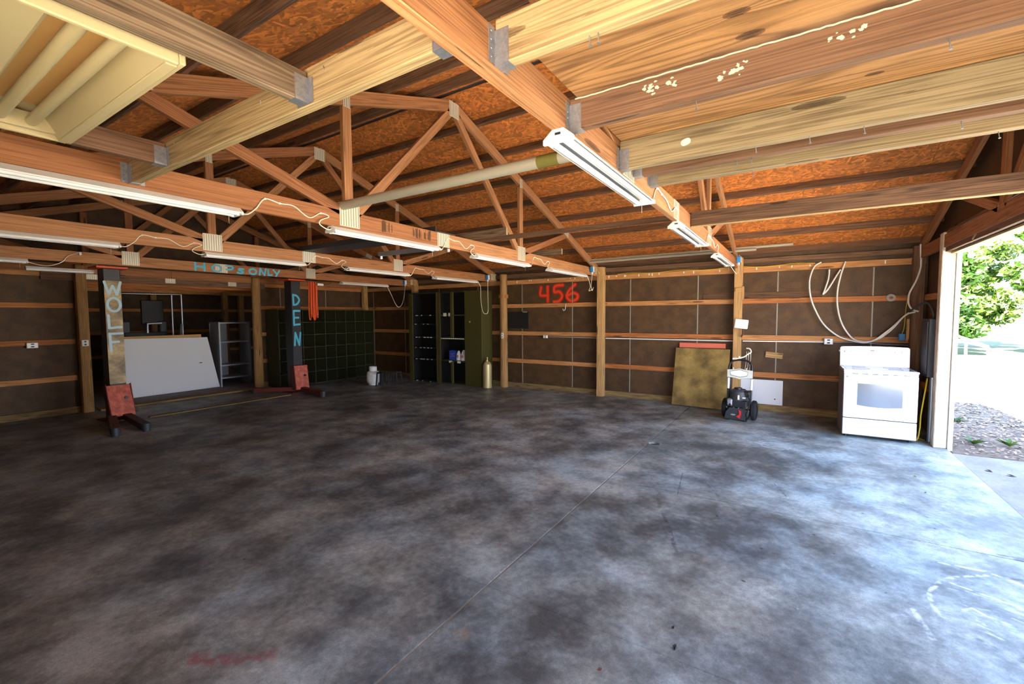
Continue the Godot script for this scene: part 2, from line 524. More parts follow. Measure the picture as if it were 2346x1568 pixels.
func make_materials() -> void:
	var wa := tex(wood_image(3, 512, 256, [], 0.15, 0.10))
	var wb := tex(wood_image(9, 512, 256, [Vector3(120, 70, 9), Vector3(390, 190, 7)], 0.2, 0.2))
	var wc := tex(wood_image(15, 512, 256, [Vector3(260, 130, 6)], 0.26, 0.34))
	var s := Vector3(0.55, 2.2, 1)
	M.fir = []         # red-brown truss timber
	for c in [srgb(184, 126, 78), srgb(174, 114, 68), srgb(192, 136, 88)]:
		M.fir.append(mat(c, 0.75, 0.0, wa, s)); M.fir.append(mat(c, 0.75, 0.0, wb, s))
	M.girt = []
	for c in [srgb(206, 136, 74), srgb(194, 122, 64), srgb(214, 152, 92)]:
		M.girt.append(mat(c, 0.78, 0.0, wb, s)); M.girt.append(mat(c, 0.78, 0.0, wa, s))
	M.pine = []        # newer pale framing
	for c in [srgb(186, 160, 114), srgb(178, 150, 102)]:
		M.pine.append(mat(c, 0.72, 0.0, wa, s)); M.pine.append(mat(c, 0.72, 0.0, wb, s))
	M.grey = [mat(srgb(138, 116, 90), 0.85, 0.0, wc, s), mat(srgb(156, 138, 104), 0.85, 0.0, wb, s)]
	M.brown = [mat(srgb(132, 98, 72), 0.82, 0.0, wc, s), mat(srgb(124, 90, 64), 0.82, 0.0, wb, s)]
	M.dark = [mat(srgb(112, 82, 58), 0.85, 0.0, wc, s)]
	M.post = [mat(srgb(214, 172, 112), 0.78, 0.0, wb, s), mat(srgb(206, 162, 104), 0.78, 0.0, wa, s)]
	M.pole = [mat(srgb(190, 146, 90), 0.8, 0.0, wb, s)]
	M.sill = [mat(srgb(160, 134, 84), 0.85, 0.0, wc, s)]
	var pk := [Vector3(282, 344, 9), Vector3(294, 280, 10), Vector3(466, 40, 7), Vector3(720, 300, 7)]
	M.plywood = mat(srgb(186, 138, 88), 0.72, 0.0, tex(wood_image(27, 1024, 512, pk, 0.24, 0.14, 1.3, 2.0)), Vector3.ONE)
	var ob := tex(osb_image(1024))
	M.osb = mat(srgb(238, 152, 78), 0.8, 0.0, ob, Vector3(0.5, 0.5, 1))
	M.chip = mat(srgb(198, 168, 96), 0.85, 0.0, tex(mottle_image(61, 512, 0.006, 0.12, Color(0.45, 0.42, 0.42), Color(1, 1, 0.95), 0.35)), Vector3(1, 1, 1))
	var fb := tex(mottle_image(51, 512, 0.010, 0.11, Color(0.58, 0.55, 0.55), Color(1, 0.97, 0.93), 0.45))
	M.fibre = [mat(srgb(102, 75, 42), 0.7, 0.0, fb, Vector3(0.8, 0.8, 1)), mat(srgb(96, 71, 40), 0.7, 0.0, fb, Vector3(0.8, 0.8, 1)), mat(srgb(106, 79, 45), 0.7, 0.0, fb, Vector3(0.8, 0.8, 1))]
	M.batten = mat(srgb(150, 146, 132), 0.6)
	M.galv = mat(srgb(186, 190, 196), 0.42, 0.75, tex(mottle_image(71, 256, 0.03, 0.1, Color(0.75, 0.76, 0.78), Color(1, 1, 1), 0.4)), Vector3(3, 3, 1))
	M.plate = mat(srgb(214, 208, 186), 0.5, 0.25)
	M.plate_rib = mat(srgb(150, 140, 118), 0.6, 0.25)
	M.white = mat(srgb(236, 236, 230), 0.35)
	M.enamel = mat(srgb(240, 241, 242), 0.22)
	M.enamel.clearcoat_enabled = true
	M.enamel.clearcoat = 0.5
	M.enamel.clearcoat_roughness = 0.08
	M.cord = mat(srgb(232, 226, 208), 0.55)
	M.tube = mat(srgb(244, 244, 240), 0.12)
	M.reflector = mat(srgb(150, 152, 152), 0.3, 0.8)
	M.cream = mat(srgb(190, 172, 128), 0.5)
	M.pvc = mat(srgb(166, 158, 138), 0.55)
	M.tubing = mat(srgb(226, 222, 212), 0.4)
	M.black = mat(srgb(24, 24, 25), 0.45)
	M.rubber = mat(srgb(22, 22, 22), 0.85)
	M.charcoal = mat(srgb(54, 56, 60), 0.55)
	M.steel = mat(srgb(150, 152, 156), 0.35, 0.8)
	M.silver = mat(srgb(168, 172, 178), 0.38, 0.7)
	M.lift = mat(srgb(46, 46, 50), 0.5)
	var worn := mottle_image(81, 256, 0.013, 0.08, Color(0.40, 0.37, 0.36), Color(1.0, 0.92, 0.76), 0.2)
	M.worn = mat(srgb(232, 222, 196), 0.65, 0.0, tex(worn), Vector3(1.1, 0.7, 1))
	M.red = mat(srgb(236, 126, 100), 0.5, 0.0, tex(mottle_image(83, 256, 0.02, 0.1, Color(0.62, 0.55, 0.55), Color(1, 1, 1), 0.3)), Vector3(1.5, 1.5, 1))
	M.rust = mat(srgb(110, 46, 32), 0.7)
	M.greasy = mat(srgb(58, 40, 32), 0.6)
	M.orange = mat(srgb(226, 82, 22), 0.5)
	M.sky_paint = mat(srgb(186, 218, 228), 0.7)
	M.blue_paint = mat(srgb(86, 186, 216), 0.7)
	M.red_paint = mat(srgb(196, 22, 10), 0.7)
	M.orange_paint = mat(srgb(232, 74, 20), 0.7)
	M.olive = mat(srgb(70, 64, 24), 0.6)
	M.olive_dark = mat(srgb(60, 62, 34), 0.6)
	M.bin = mat(srgb(20, 20, 20), 0.6)
	M.blue = mat(srgb(40, 130, 190), 0.45)
	M.paper = mat(srgb(226, 220, 196), 0.8)
	M.panel_white = mat(srgb(226, 228, 228), 0.5)
	M.salmon = mat(srgb(214, 108, 84), 0.7)
	M.glass = mat(srgb(150, 158, 166), 0.10, 0.65)
	M.brass = mat(srgb(184, 160, 98), 0.35, 0.7)
	M.tank = mat(srgb(196, 180, 128), 0.35, 0.35)
	M.yellow = mat(srgb(206, 176, 40), 0.5)
	M.insul = mat(srgb(232, 226, 160), 0.9)
	M.tan = mat(srgb(206, 160, 96), 0.7)
	M.concrete = mat(srgb(150, 146, 140), 0.8, 0.0, tex(mottle_image(91, 512, 0.012, 0.1, Color(0.72, 0.71, 0.7), Color(1, 1, 1), 0.4)), Vector3(0.4, 0.4, 1))
	M.drive = mat(srgb(206, 200, 190), 0.9, 0.0, tex(mottle_image(93, 512, 0.02, 0.12, Color(0.8, 0.79, 0.77), Color(1, 1, 1), 0.5)), Vector3(0.3, 0.3, 1))
	M.soil = mat(srgb(140, 122, 98), 0.95, 0.0, tex(mottle_image(95, 512, 0.03, 0.13, Color(0.45, 0.42, 0.4), Color(1, 1, 1), 0.5)), Vector3(0.7, 0.7, 1))
	M.grass = mat(srgb(74, 98, 48), 0.95, 0.0, tex(mottle_image(97, 512, 0.02, 0.13, Color(0.6, 0.62, 0.5), Color(1, 1, 1), 0.5)), Vector3(0.3, 0.3, 1))
	M.leaf = []
	for c in [srgb(58, 90, 34), srgb(74, 104, 38), srgb(50, 80, 34), srgb(86, 112, 46)]:
		var m := mat(c, 0.55)
		m.backlight_enabled = true
		m.backlight = Color(c.r * 0.6, c.g * 0.6, c.b * 0.25)
		M.leaf.append(m)
	M.dead_leaf = [mat(srgb(150, 126, 100), 0.9), mat(srgb(120, 100, 80), 0.9), mat(srgb(176, 160, 138), 0.9)]
	M.bark = mat(srgb(96, 80, 64), 0.9)
	var det := tex(mottle_image(99, 512, 0.07, 0.22, Color(0.7, 0.7, 0.7), Color(1.0, 1.0, 1.0), 0.6))
	var rgh := tex(mottle_image(101, 512, 0.012, 0.07, Color(0.62, 0.62, 0.62), Color(1, 1, 1), 0.3))
	M.floor = []
	for side in 2:
		var fl := mat(Color.WHITE, 0.62, 0.0, tex(floor_image(side)), Vector3.ONE)
		fl.detail_enabled = true
		fl.detail_blend_mode = BaseMaterial3D.BLEND_MODE_MUL
		fl.detail_albedo = det
		fl.detail_uv_layer = BaseMaterial3D.DETAIL_UV_2
		fl.uv2_scale = Vector3(0.7, 0.7, 1)
		fl.roughness_texture = rgh
		fl.roughness_texture_channel = BaseMaterial3D.TEXTURE_CHANNEL_GREEN
		M.floor.append(fl)
	M.filler = mat(srgb(150, 138, 116), 0.9)
	M.splash = mat(srgb(196, 188, 164), 0.8)
	M.side_grey = mat(srgb(104, 100, 97), 0.45)
	M.old_white = mat(srgb(238, 228, 208), 0.6, 0.0, tex(mottle_image(111, 256, 0.02, 0.09, Color(0.72, 0.66, 0.58), Color(1, 1, 1), 0.3)), Vector3(0.7, 1.5, 1))
	M.joint = mat(srgb(40, 39, 38), 0.95)


# ---------------------------------------------------------------- shell
func floor_mesh(b: MB, side: int) -> ArrayMesh:
	var u2 := PackedVector2Array()
	var size := Vector2(int((FL[side][1] - FL[side][0]) / FPX), 2043)
	for i in b.v.size():
		var p := b.v[i]
		b.t[i] = floor_px(p.x, p.z, side) / size
		u2.append(Vector2(p.x, p.z + p.y))
	var m := ArrayMesh.new()
	var a := []
	a.resize(Mesh.ARRAY_MAX)
	a[Mesh.ARRAY_VERTEX] = b.v
	a[Mesh.ARRAY_NORMAL] = b.n
	a[Mesh.ARRAY_TEX_UV] = b.t
	a[Mesh.ARRAY_TEX_UV2] = u2
	m.add_surface_from_arrays(Mesh.PRIMITIVE_TRIANGLES, a)
	return m


func slab(parent: Node, b: MB, side := 1) -> void:
	var o := MeshInstance3D.new()
	o.name = "slab"
	o.mesh = floor_mesh(b, side)
	o.material_override = M.floor[side]
	parent.add_child(o, true)


func build_floor() -> void:
	var f := struct("floor")
	var jx := -1.55
	var g := 0.007
	var hx0 := -1.59
	var hx1 := -1.39
	var hz0 := 2.82
	var hz1 := 3.02
	var b := MB.new()
	b.bx(-10.62, jx - g, -0.09, 0.0, 0.0, hz0, 0.0)
	b.bx(-10.62, hx0, -0.09, 0.0, hz0, hz1, 0.0)
	b.bx(-10.62, jx - g, -0.09, 0.0, hz1, 6.528, 0.0)
	slab(f, b, 0)
	b = MB.new()
	b.bx(-10.62, jx - g, -0.09, 0.0, 6.530, 9.25, 0.0)
	slab(f, b, 0)
	b = MB.new()
	b.bx(jx + g, 1.6, -0.09, 0.0, 0.0, hz0, 0.0)
	b.bx(hx1, 1.6, -0.09, 0.0, hz0, hz1, 0.0)
	b.bx(jx + g, 1.6, -0.09, 0.0, hz1, 4.427, 0.0)
	slab(f, b)
	b = MB.new()
	b.bx(jx + g, 1.6, -0.09, 0.0, 4.433, 6.528, 0.002)
	slab(f, b)
	b = MB.new()
	b.bx(jx + g, 1.6, -0.09, 0.0, 6.530, 9.25, 0.0)
	slab(f, b)
	block(f, "joint_filler", jx - g, jx + g, -0.05, -0.006, hz1, 9.2, M.filler, 0.0).set_meta("label", "tan filler strip in the slab joint")
	# slab round the drain: square outside, round hole inside, sloping to it
	b = MB.new()
	var cx := (hx0 + hx1) * 0.5
	var cz := (hz0 + hz1) * 0.5
	var n := 32
	for i in n:
		var p := []
		for e in [i, i + 1]:
			var a: float = TAU * e / n
			var d := Vector2(cos(a), sin(a))
			var q := d / maxf(absf(d.x), absf(d.y)) * 0.10
			p.append([Vector3(cx + q.x, 0, cz + q.y), Vector3(cx + d.x * 0.066, -0.004, cz + d.y * 0.066), Vector3(cx + d.x * 0.062, -0.09, cz + d.y * 0.062)])
		b.quad(p[1][0], p[0][0], p[0][1], p[1][1])
		b.quad(p[1][1], p[0][1], p[0][2], p[1][2])
	slab(f, b)
	block(f, "slab_bed", -10.6, 1.58, -0.3, -0.03, 0.0, 9.15, M.joint, 0.0).set_meta("label", "dark filler in the slab joints")


func build_back_wall() -> void:
	var w := struct("wall_back")
	var xs := [-10.6, -10.254, -9.004, -7.754, -6.504, -5.254, -4.004, -2.754, -1.504, -0.254, 0.996, 1.62]
	for i in xs.size() - 1:
		block(w, "panel", xs[i] + 0.002, xs[i + 1] - 0.002, -0.05, 2.72, -0.055, -0.04, pick("fibre"), 0.001)
		if i > 0:
			block(w, "seam_strip", xs[i] - 0.009, xs[i] + 0.009, 0.0, 2.36, -0.042, -0.034, M.batten, 0.001)
	block(w, "outer_skin", -10.75, 1.75, -0.3, 2.78, -0.12, -0.056, M.dark[0], 0.0)
	var px := [-10.6, -8.5, -5.68, -3.32, -0.83, 1.58]
	for i in px.size() - 1:
		for g in G:
			block(w, "girt", px[i] + 0.003, px[i + 1] - 0.003, g[0], g[1], -0.04, 0.0, pick("girt"))
		block(w, "sill_board", px[i] + 0.003, px[i + 1] - 0.003, 0.0, 0.11, -0.04, 0.004, M.sill[0])
		block(w, "top_girt", px[i] + 0.003, px[i + 1] - 0.003, 2.366, 2.462, -0.04, 0.005, pick("girt"))
		block(w, "wall_plate", px[i] + 0.003, px[i + 1] - 0.003, 2.52, 2.60, -0.04, 0.03, pick("brown"))
	block(w, "post", -3.385, -3.255, 0.0, 2.62, 0.0, 0.15, M.post[0], 0.006)
	block(w, "post", -0.895, -0.77, 0.0, 2.62, 0.0, 0.15, M.post[1], 0.006)
	block(w, "post", -8.56, -8.44, 0.0, 2.6, 0.0, 0.15, M.post[1], 0.006)
	block(w, "post", -10.58, -10.45, 0.0, 2.6, 0.0, 0.13, M.post[0], 0.006)
	var b := MB.new()
	b.cyl(Vector3(-5.68, 0, 0.09), Vector3(-5.68, 2.6, 0.09), 0.093, 0.083, 20, true, uo())
	part(w, "post", b, M.pole[0], "round wooden pole")
	b = MB.new()
	b.cyl(Vector3(-5.68, 2.06, 0.09), Vector3(-5.68, 2.14, 0.09), 0.112, 0.112, 20)
	part(w, "collar", b, M.girt[0], "wooden collar round the pole")
	# notch blocks on the post behind the pressure washer
	block(w, "cleat", -0.87, -0.765, 2.04, 2.10, 0.15, 0.19, M.post[0])
	block(w, "cleat", -0.775, -0.745, 1.9, 2.13, 0.02, 0.16, M.post[1])
	# narrow reddish board along the wall above the upper girt
	block(w, "wall_strip", -1.42, 0.36, 1.925, 2.03, -0.04, -0.028, M.dark[0])
	# staples and nail heads on the top girt
	for i in 26:
		var x := rng.randf_range(-5.4, 1.2)
		block(w, "nail", x - 0.007, x + 0.007, rng.randf_range(2.39, 2.43), 2.445, 0.004, 0.012, M.white, 0.0)


func build_left_wall() -> void:
	var w := struct("wall_left")
	for sec in [[0.0, 3.05], [6.2, 9.1]]:
		var z: float = sec[0]
		while z < sec[1] - 0.01:
			var z2 := minf(z + 1.25, sec[1])
			block(w, "panel", XL - 0.055, XL - 0.04, -0.05, 2.72, z + 0.002, z2 - 0.002, pick("fibre"), 0.001)
			if z > sec[0]:
				block(w, "seam_strip", XL - 0.042, XL - 0.034, 0.0, 2.36, z - 0.009, z + 0.009, M.batten, 0.001)
			z = z2
		for g in G:
			block(w, "girt", XL - 0.04, XL, g[0], g[1], sec[0] + 0.02, sec[1], pick("girt"))
		block(w, "sill_board", XL - 0.04, XL + 0.004, 0.0, 0.11, sec[0], sec[1], M.sill[0])
		block(w, "top_girt", XL - 0.04, XL + 0.004, 2.366, 2.462, sec[0], sec[1], pick("girt"))
		block(w, "outer_skin", XL - 0.12, XL - 0.056, -0.3, 2.78, sec[0] - 0.1, sec[1], M.dark[0], 0.0)
	block(w, "post", XL + 0.02, XL + 0.15, 0.0, 2.58, 6.06, 6.2, M.pole[0], 0.006)
	var b := MB.new()
	b.cyl(Vector3(XL + 0.06, 0, 3.13), Vector3(XL + 0.06, 2.56, 3.13), 0.10, 0.09, 20, true, uo())
	part(w, "post", b, M.pole[0], "round knotty pole at the opening")
	block(w, "door_stud", XL - 0.09, XL - 0.05, 0.0, 2.3, 5.72, 5.80, M.pine[0])
	block(w, "door_stud", XL - 0.35, XL - 0.26, 0.0, 2.3, 6.0, 6.09, M.pine[1])
	block(w, "header", XL - 0.02, XL + 0.03, 2.31, 2.53, 2.9, 6.6, pick("brown"))
	for z in [5.97, 4.78, 3.62]:
		gusset(w, XL + 0.031, 2.40, z, 0.17, 0.11)
	# gable above the wall, up to the roof
	var k := MB.new()
	var poly := PackedVector2Array([Vector2(-0.1, 2.5), Vector2(ZF + 0.1, 2.5), Vector2(ZF + 0.1, 2.71), Vector2(ZR, 4.26), Vector2(-0.1, 2.71)])
	k.prism(poly, 0.0, 0.02, Transform3D(Basis(Vector3(0, 0, 1), Vector3(0, 1, 0), Vector3(-1, 0, 0)), Vector3(XL - 0.045, 0, 0)))
	part(w, "gable_panel", k, M.fibre[0])


func build_right_wall() -> void:
	var w := struct("wall_right")
	var x := 1.6
	var zd := 6.2      # near end of the big doorway
	block(w, "panel", x, x + 0.015, -0.05, 2.72, 0.0, 1.22, M.fibre[0], 0.001)
	block(w, "panel", x, x + 0.015, -0.05, 2.72, zd, ZF, M.fibre[1], 0.001)
	block(w, "outer_skin", x + 0.016, x + 0.06, -0.3, 2.78, -0.1, 1.3, M.dark[0], 0.0)
	block(w, "outer_skin", x + 0.016, x + 0.06, -0.3, 2.78, zd, ZF, M.dark[0], 0.0)
	for g in G:
		block(w, "girt", x - 0.04, x, g[0], g[1], 0.0, 1.2, pick("girt"))
	block(w, "corner_post", 1.42, 1.55, 0.0, 2.62, 0.0, 0.13, M.brown[0], 0.006)
	block(w, "door_post", 1.475, 1.6, 0.0, 2.62, 1.2, 1.34, M.old_white, 0.008).set_meta("label", "post with worn white paint")
	block(w, "door_post", 1.475, 1.6, 0.0, 2.62, zd - 0.02, zd + 0.12, M.post[0], 0.008)
	block(w, "jamb_board", 1.601, 1.645, -0.02, 2.40, 1.19, 1.36, M.panel_white, 0.004)
	# door header: two boards, with a pale trim under them
	block(w, "header", 1.50, 1.545, 2.385, 2.50, 1.345, zd, M.brown[1])
	block(w, "header", 1.505, 1.545, 2.503, 2.64, 1.345, zd, M.brown[0])
	block(w, "header_trim", 1.55, 1.66, 2.36, 2.385, 1.345, zd, M.pine[0], 0.003)
	block(w, "header_skin", 1.60, 1.64, 2.386, 2.78, 1.30, zd, M.fibre[2], 0.0)
	lumber(w, "splinter", Vector3(1.495, 2.40, 2.32), Vector3(1.495, 2.52, 2.62), 0.02, 0.012, M.pine[1])
	var k := MB.new()
	var poly := PackedVector2Array([Vector2(-0.1, 2.64), Vector2(ZF + 0.1, 2.64), Vector2(ZF + 0.1, 2.71), Vector2(ZR, 4.26), Vector2(-0.1, 2.71)])
	k.prism(poly, 0.0, 0.02, Transform3D(Basis(Vector3(0, 0, 1), Vector3(0, 1, 0), Vector3(-1, 0, 0)), Vector3(x + 0.03, 0, 0)))
	part(w, "gable_panel", k, M.fibre[1])


func build_front_wall() -> void:
	var w := struct("wall_front")
	var d0 := -0.95      # the doorway the viewer stands in
	var d1 := 0.60
	var dt := 2.15
	for s in [[XL, d0], [d1, 1.62]]:
		var x: float = s[0]
		while x < s[1] - 0.01:
			var x2 := minf(x + 1.25, s[1])
			block(w, "panel", x + 0.001, x2 - 0.001, -0.05, 2.72, ZF + 0.04, ZF + 0.055, pick("fibre"), 0.0)
			x = x2
		for g in G:
			block(w, "girt", s[0], s[1], g[0], g[1], ZF, ZF + 0.04, pick("girt"))
		block(w, "outer_skin", s[0] - 0.13 if s[0] == XL else s[0], s[1] if s[1] == d0 else 1.75, -0.3, 2.78, ZF + 0.056, ZF + 0.12, M.dark[0], 0.0)
	block(w, "header", d0, d1, dt, 2.72, ZF + 0.04, ZF + 0.12, M.brown[0])
	block(w, "door_post", d0 - 0.12, d0, 0.0, 2.6, ZF - 0.1, ZF + 0.04, M.post[0])
	block(w, "door_post", d1, d1 + 0.12, 0.0, 2.6, ZF - 0.1, ZF + 0.04, M.post[1])


func roof_y(z: float) -> float:
	return 2.63 + SLOPE * (z if z < ZR else 2 * ZR - z)


func build_ceiling() -> void:
	var c := struct("ceiling")
	var sn := sqrt(1.0 + SLOPE * SLOPE)
	for side in 2:
		var s := 1.0 if side == 0 else -1.0
		var along := Vector3(0, SLOPE, s) / sn
		var up := Vector3(0, 1, -SLOPE * s) / sn
		var foot := Vector3(0, 2.63, 0.0 if side == 0 else 2 * ZR)
		# purlins over the trusses, on edge
		var d := 0.10
		while d < ZR * sn:
			var p := foot + along * d + up * 0.046
			lumber(c, "purlin", Vector3(-10.75, p.y, p.z), Vector3(-4.62, p.y, p.z), 0.092, 0.042, pick("brown"), up)
			lumber(c, "purlin", Vector3(-4.61, p.y, p.z), Vector3(1.72, p.y, p.z), 0.092, 0.042, pick("brown"), up)
			d += 0.605
		# sheathing boards
		var row := 0
		d = -0.45
		while d < ZR * sn:
			var d2 := minf(d + 1.22, ZR * sn)
			var x := -10.95 - (1.2 if row % 2 else 0.0)
			while x < 1.9:
				var x1 := maxf(x, -10.95)
				var x2 := minf(x + 2.44, 1.9)
				var p := foot + along * (d + d2) * 0.5 + up * 0.0985
				var k := MB.new()
				k.box(Vector3((x1 + x2) * 0.5, p.y, p.z), Vector3(x2 - x1 - 0.003, 0.012, d2 - d - 0.003), Basis(Vector3.RIGHT, up * 1.0, Vector3.RIGHT.cross(up)), 0.001, uo())
				part(c, "sheathing_board", k, M.osb)
				x += 2.44
			d = d2
			row += 1
		var p := foot + along * (ZR * sn * 0.5 - 0.25) + up * 0.115
		var k := MB.new()
		k.box(Vector3(-4.5, p.y, p.z), Vector3(13.2, 0.02, ZR * sn + 0.55), Basis(Vector3.RIGHT, up, Vector3.RIGHT.cross(up)), 0.0)
		part(c, "roof_cover", k, M.charcoal)
	block(c, "ridge_cover", -11.1, 2.1, roof_y(ZR) + 0.10, roof_y(ZR) + 0.15, ZR - 0.15, ZR + 0.15, M.charcoal, 0.0)
	block(c, "eave_soffit", -10.9, 1.8, 2.48, 2.50, -0.45, -0.11, M.brown[0], 0.0)
	block(c, "eave_soffit", -10.9, 1.8, 2.48, 2.50, ZF + 0.11, ZF + 0.45, M.brown[0], 0.0)


# pressed metal connector plate with raised teeth rows, on a face that looks to +x
func gusset(parent: Node, x: float, y: float, z: float, w: float, h: float, tilt := 0.0) -> void:
	var q := Basis(Vector3.RIGHT, tilt)
	var b := MB.new()
	b.box(Vector3(x + 0.001, y, z), Vector3(0.002, h, w), q)
	var o := part(parent, "connector_plate", b, M.plate)
	b = MB.new()
	var m := maxi(3, int(w / 0.026))
	for i in m:
		b.box(Vector3(x + 0.003, y, z) + q * Vector3(0, 0, -w * 0.5 + w * (i + 0.5) / m), Vector3(0.003, h * 0.94, 0.006), q)
	part(o, "tooth_rows", b, M.plate_rib)


func truss(x: float, label: String, plates := true) -> Node3D:
	var t := thing("roof_truss", label, "truss", Vector3.ZERO, 0.0, "roof trusses")
	var xc := x - 0.022
	var w := 0.044
	lumber(t, "bottom_chord", Vector3(xc, (YB + YT) * 0.5, -0.03), Vector3(xc, (YB + YT) * 0.5, ZR + 0.22), YT - YB, w, pick("fir"))
	lumber(t, "bottom_chord", Vector3(xc, (YB + YT) * 0.5, ZR + 0.223), Vector3(xc, (YB + YT) * 0.5, ZF + 0.03), YT - YB, w, pick("fir"))
	var tc := 0.062
	for s in [0, 1]:
		var z0 := -0.35 if s == 0 else ZF + 0.35
		var y0 := 2.63 + SLOPE * -0.35
		var up := Vector3(0, 1, -SLOPE if s == 0 else SLOPE).normalized()
		var e := 0.021 if s == 0 else -0.021
		lumber(t, "top_chord", Vector3(xc, y0, z0) - up * tc, Vector3(xc, 2.63 + SLOPE * (ZR - 0.021), ZR - e) - up * tc, 2 * tc, w, pick("fir"), up)
	for s in [0, 1]:
		var zp := 3.06 if s == 0 else 6.03
		var zq := 1.55 if s == 0 else 2 * ZR - 1.55
		var e := 1.0 if s == 0 else -1.0
		lumber(t, "web", Vector3(xc, YT, zp), Vector3(xc, 2.50 + SLOPE * 3.03, zp), 0.089, w, pick("fir"), Vector3(0, 0, 1))
		lumber(t, "web", Vector3(xc, YT - 0.01, zp + e * 0.07), Vector3(xc, 3.99, ZR - e * 0.06), 0.089, w, pick("fir"), Vector3(0, 0, 1))
		lumber(t, "web", Vector3(xc, YT - 0.01, zp - e * 0.07), Vector3(xc, 2.52 + SLOPE * 1.55, zq), 0.089, w, pick("fir"), Vector3(0, 0, 1))
		if plates:
			gusset(t, x, 2.555, zp, 0.21, 0.20)
			gusset(t, x, 2.56 + SLOPE * 1.55, zq, 0.17, 0.09, -atan(SLOPE) * e)
			gusset(t, x, 3.56, zp, 0.07, 0.12)
	if plates:
		gusset(t, x, 4.03, ZR, 0.17, 0.17)
		gusset(t, x, 2.514, ZR + 0.22, 0.20, 0.15)
		gusset(t, x, 2.55, 0.12, 0.2, 0.14)
		gusset(t, x, 2.55, ZF - 0.12, 0.2, 0.14)
	return t


func hanger(parent: Node, at: Vector3, h: float, w: float, s := 1.0) -> void:
	# U-shaped joist hanger: joist runs to s*x from a carrier whose face is at at.x; at = bottom centre
	var b := MB.new()
	var l := 0.055
	b.box(at + Vector3(s * l * 0.5, -0.001, 0), Vector3(l, 0.002, w + 0.006))
	for e in [-1.0, 1.0]:
		b.box(at + Vector3(s * l * 0.5, h * 0.4, e * (w * 0.5 + 0.0015)), Vector3(l, h * 0.8, 0.002))
		b.box(at + Vector3(s * 0.001, h * 0.45, e * (w * 0.5 + 0.018)), Vector3(0.002, h * 0.86, 0.034))
	var o := part(parent, "joist_hanger", b, M.galv, "galvanized steel joist hanger")
	b = MB.new()
	for e in [-1.0, 1.0]:
		for i in 4:
			b.cyl(at + Vector3(0, h * (0.15 + 0.2 * i), e * (w * 0.5 + 0.02)), at + Vector3(s * 0.004, h * (0.15 + 0.2 * i), e * (w * 0.5 + 0.02)), 0.005, 0.004, 6)
	part(o, "nail_heads", b, M.steel)


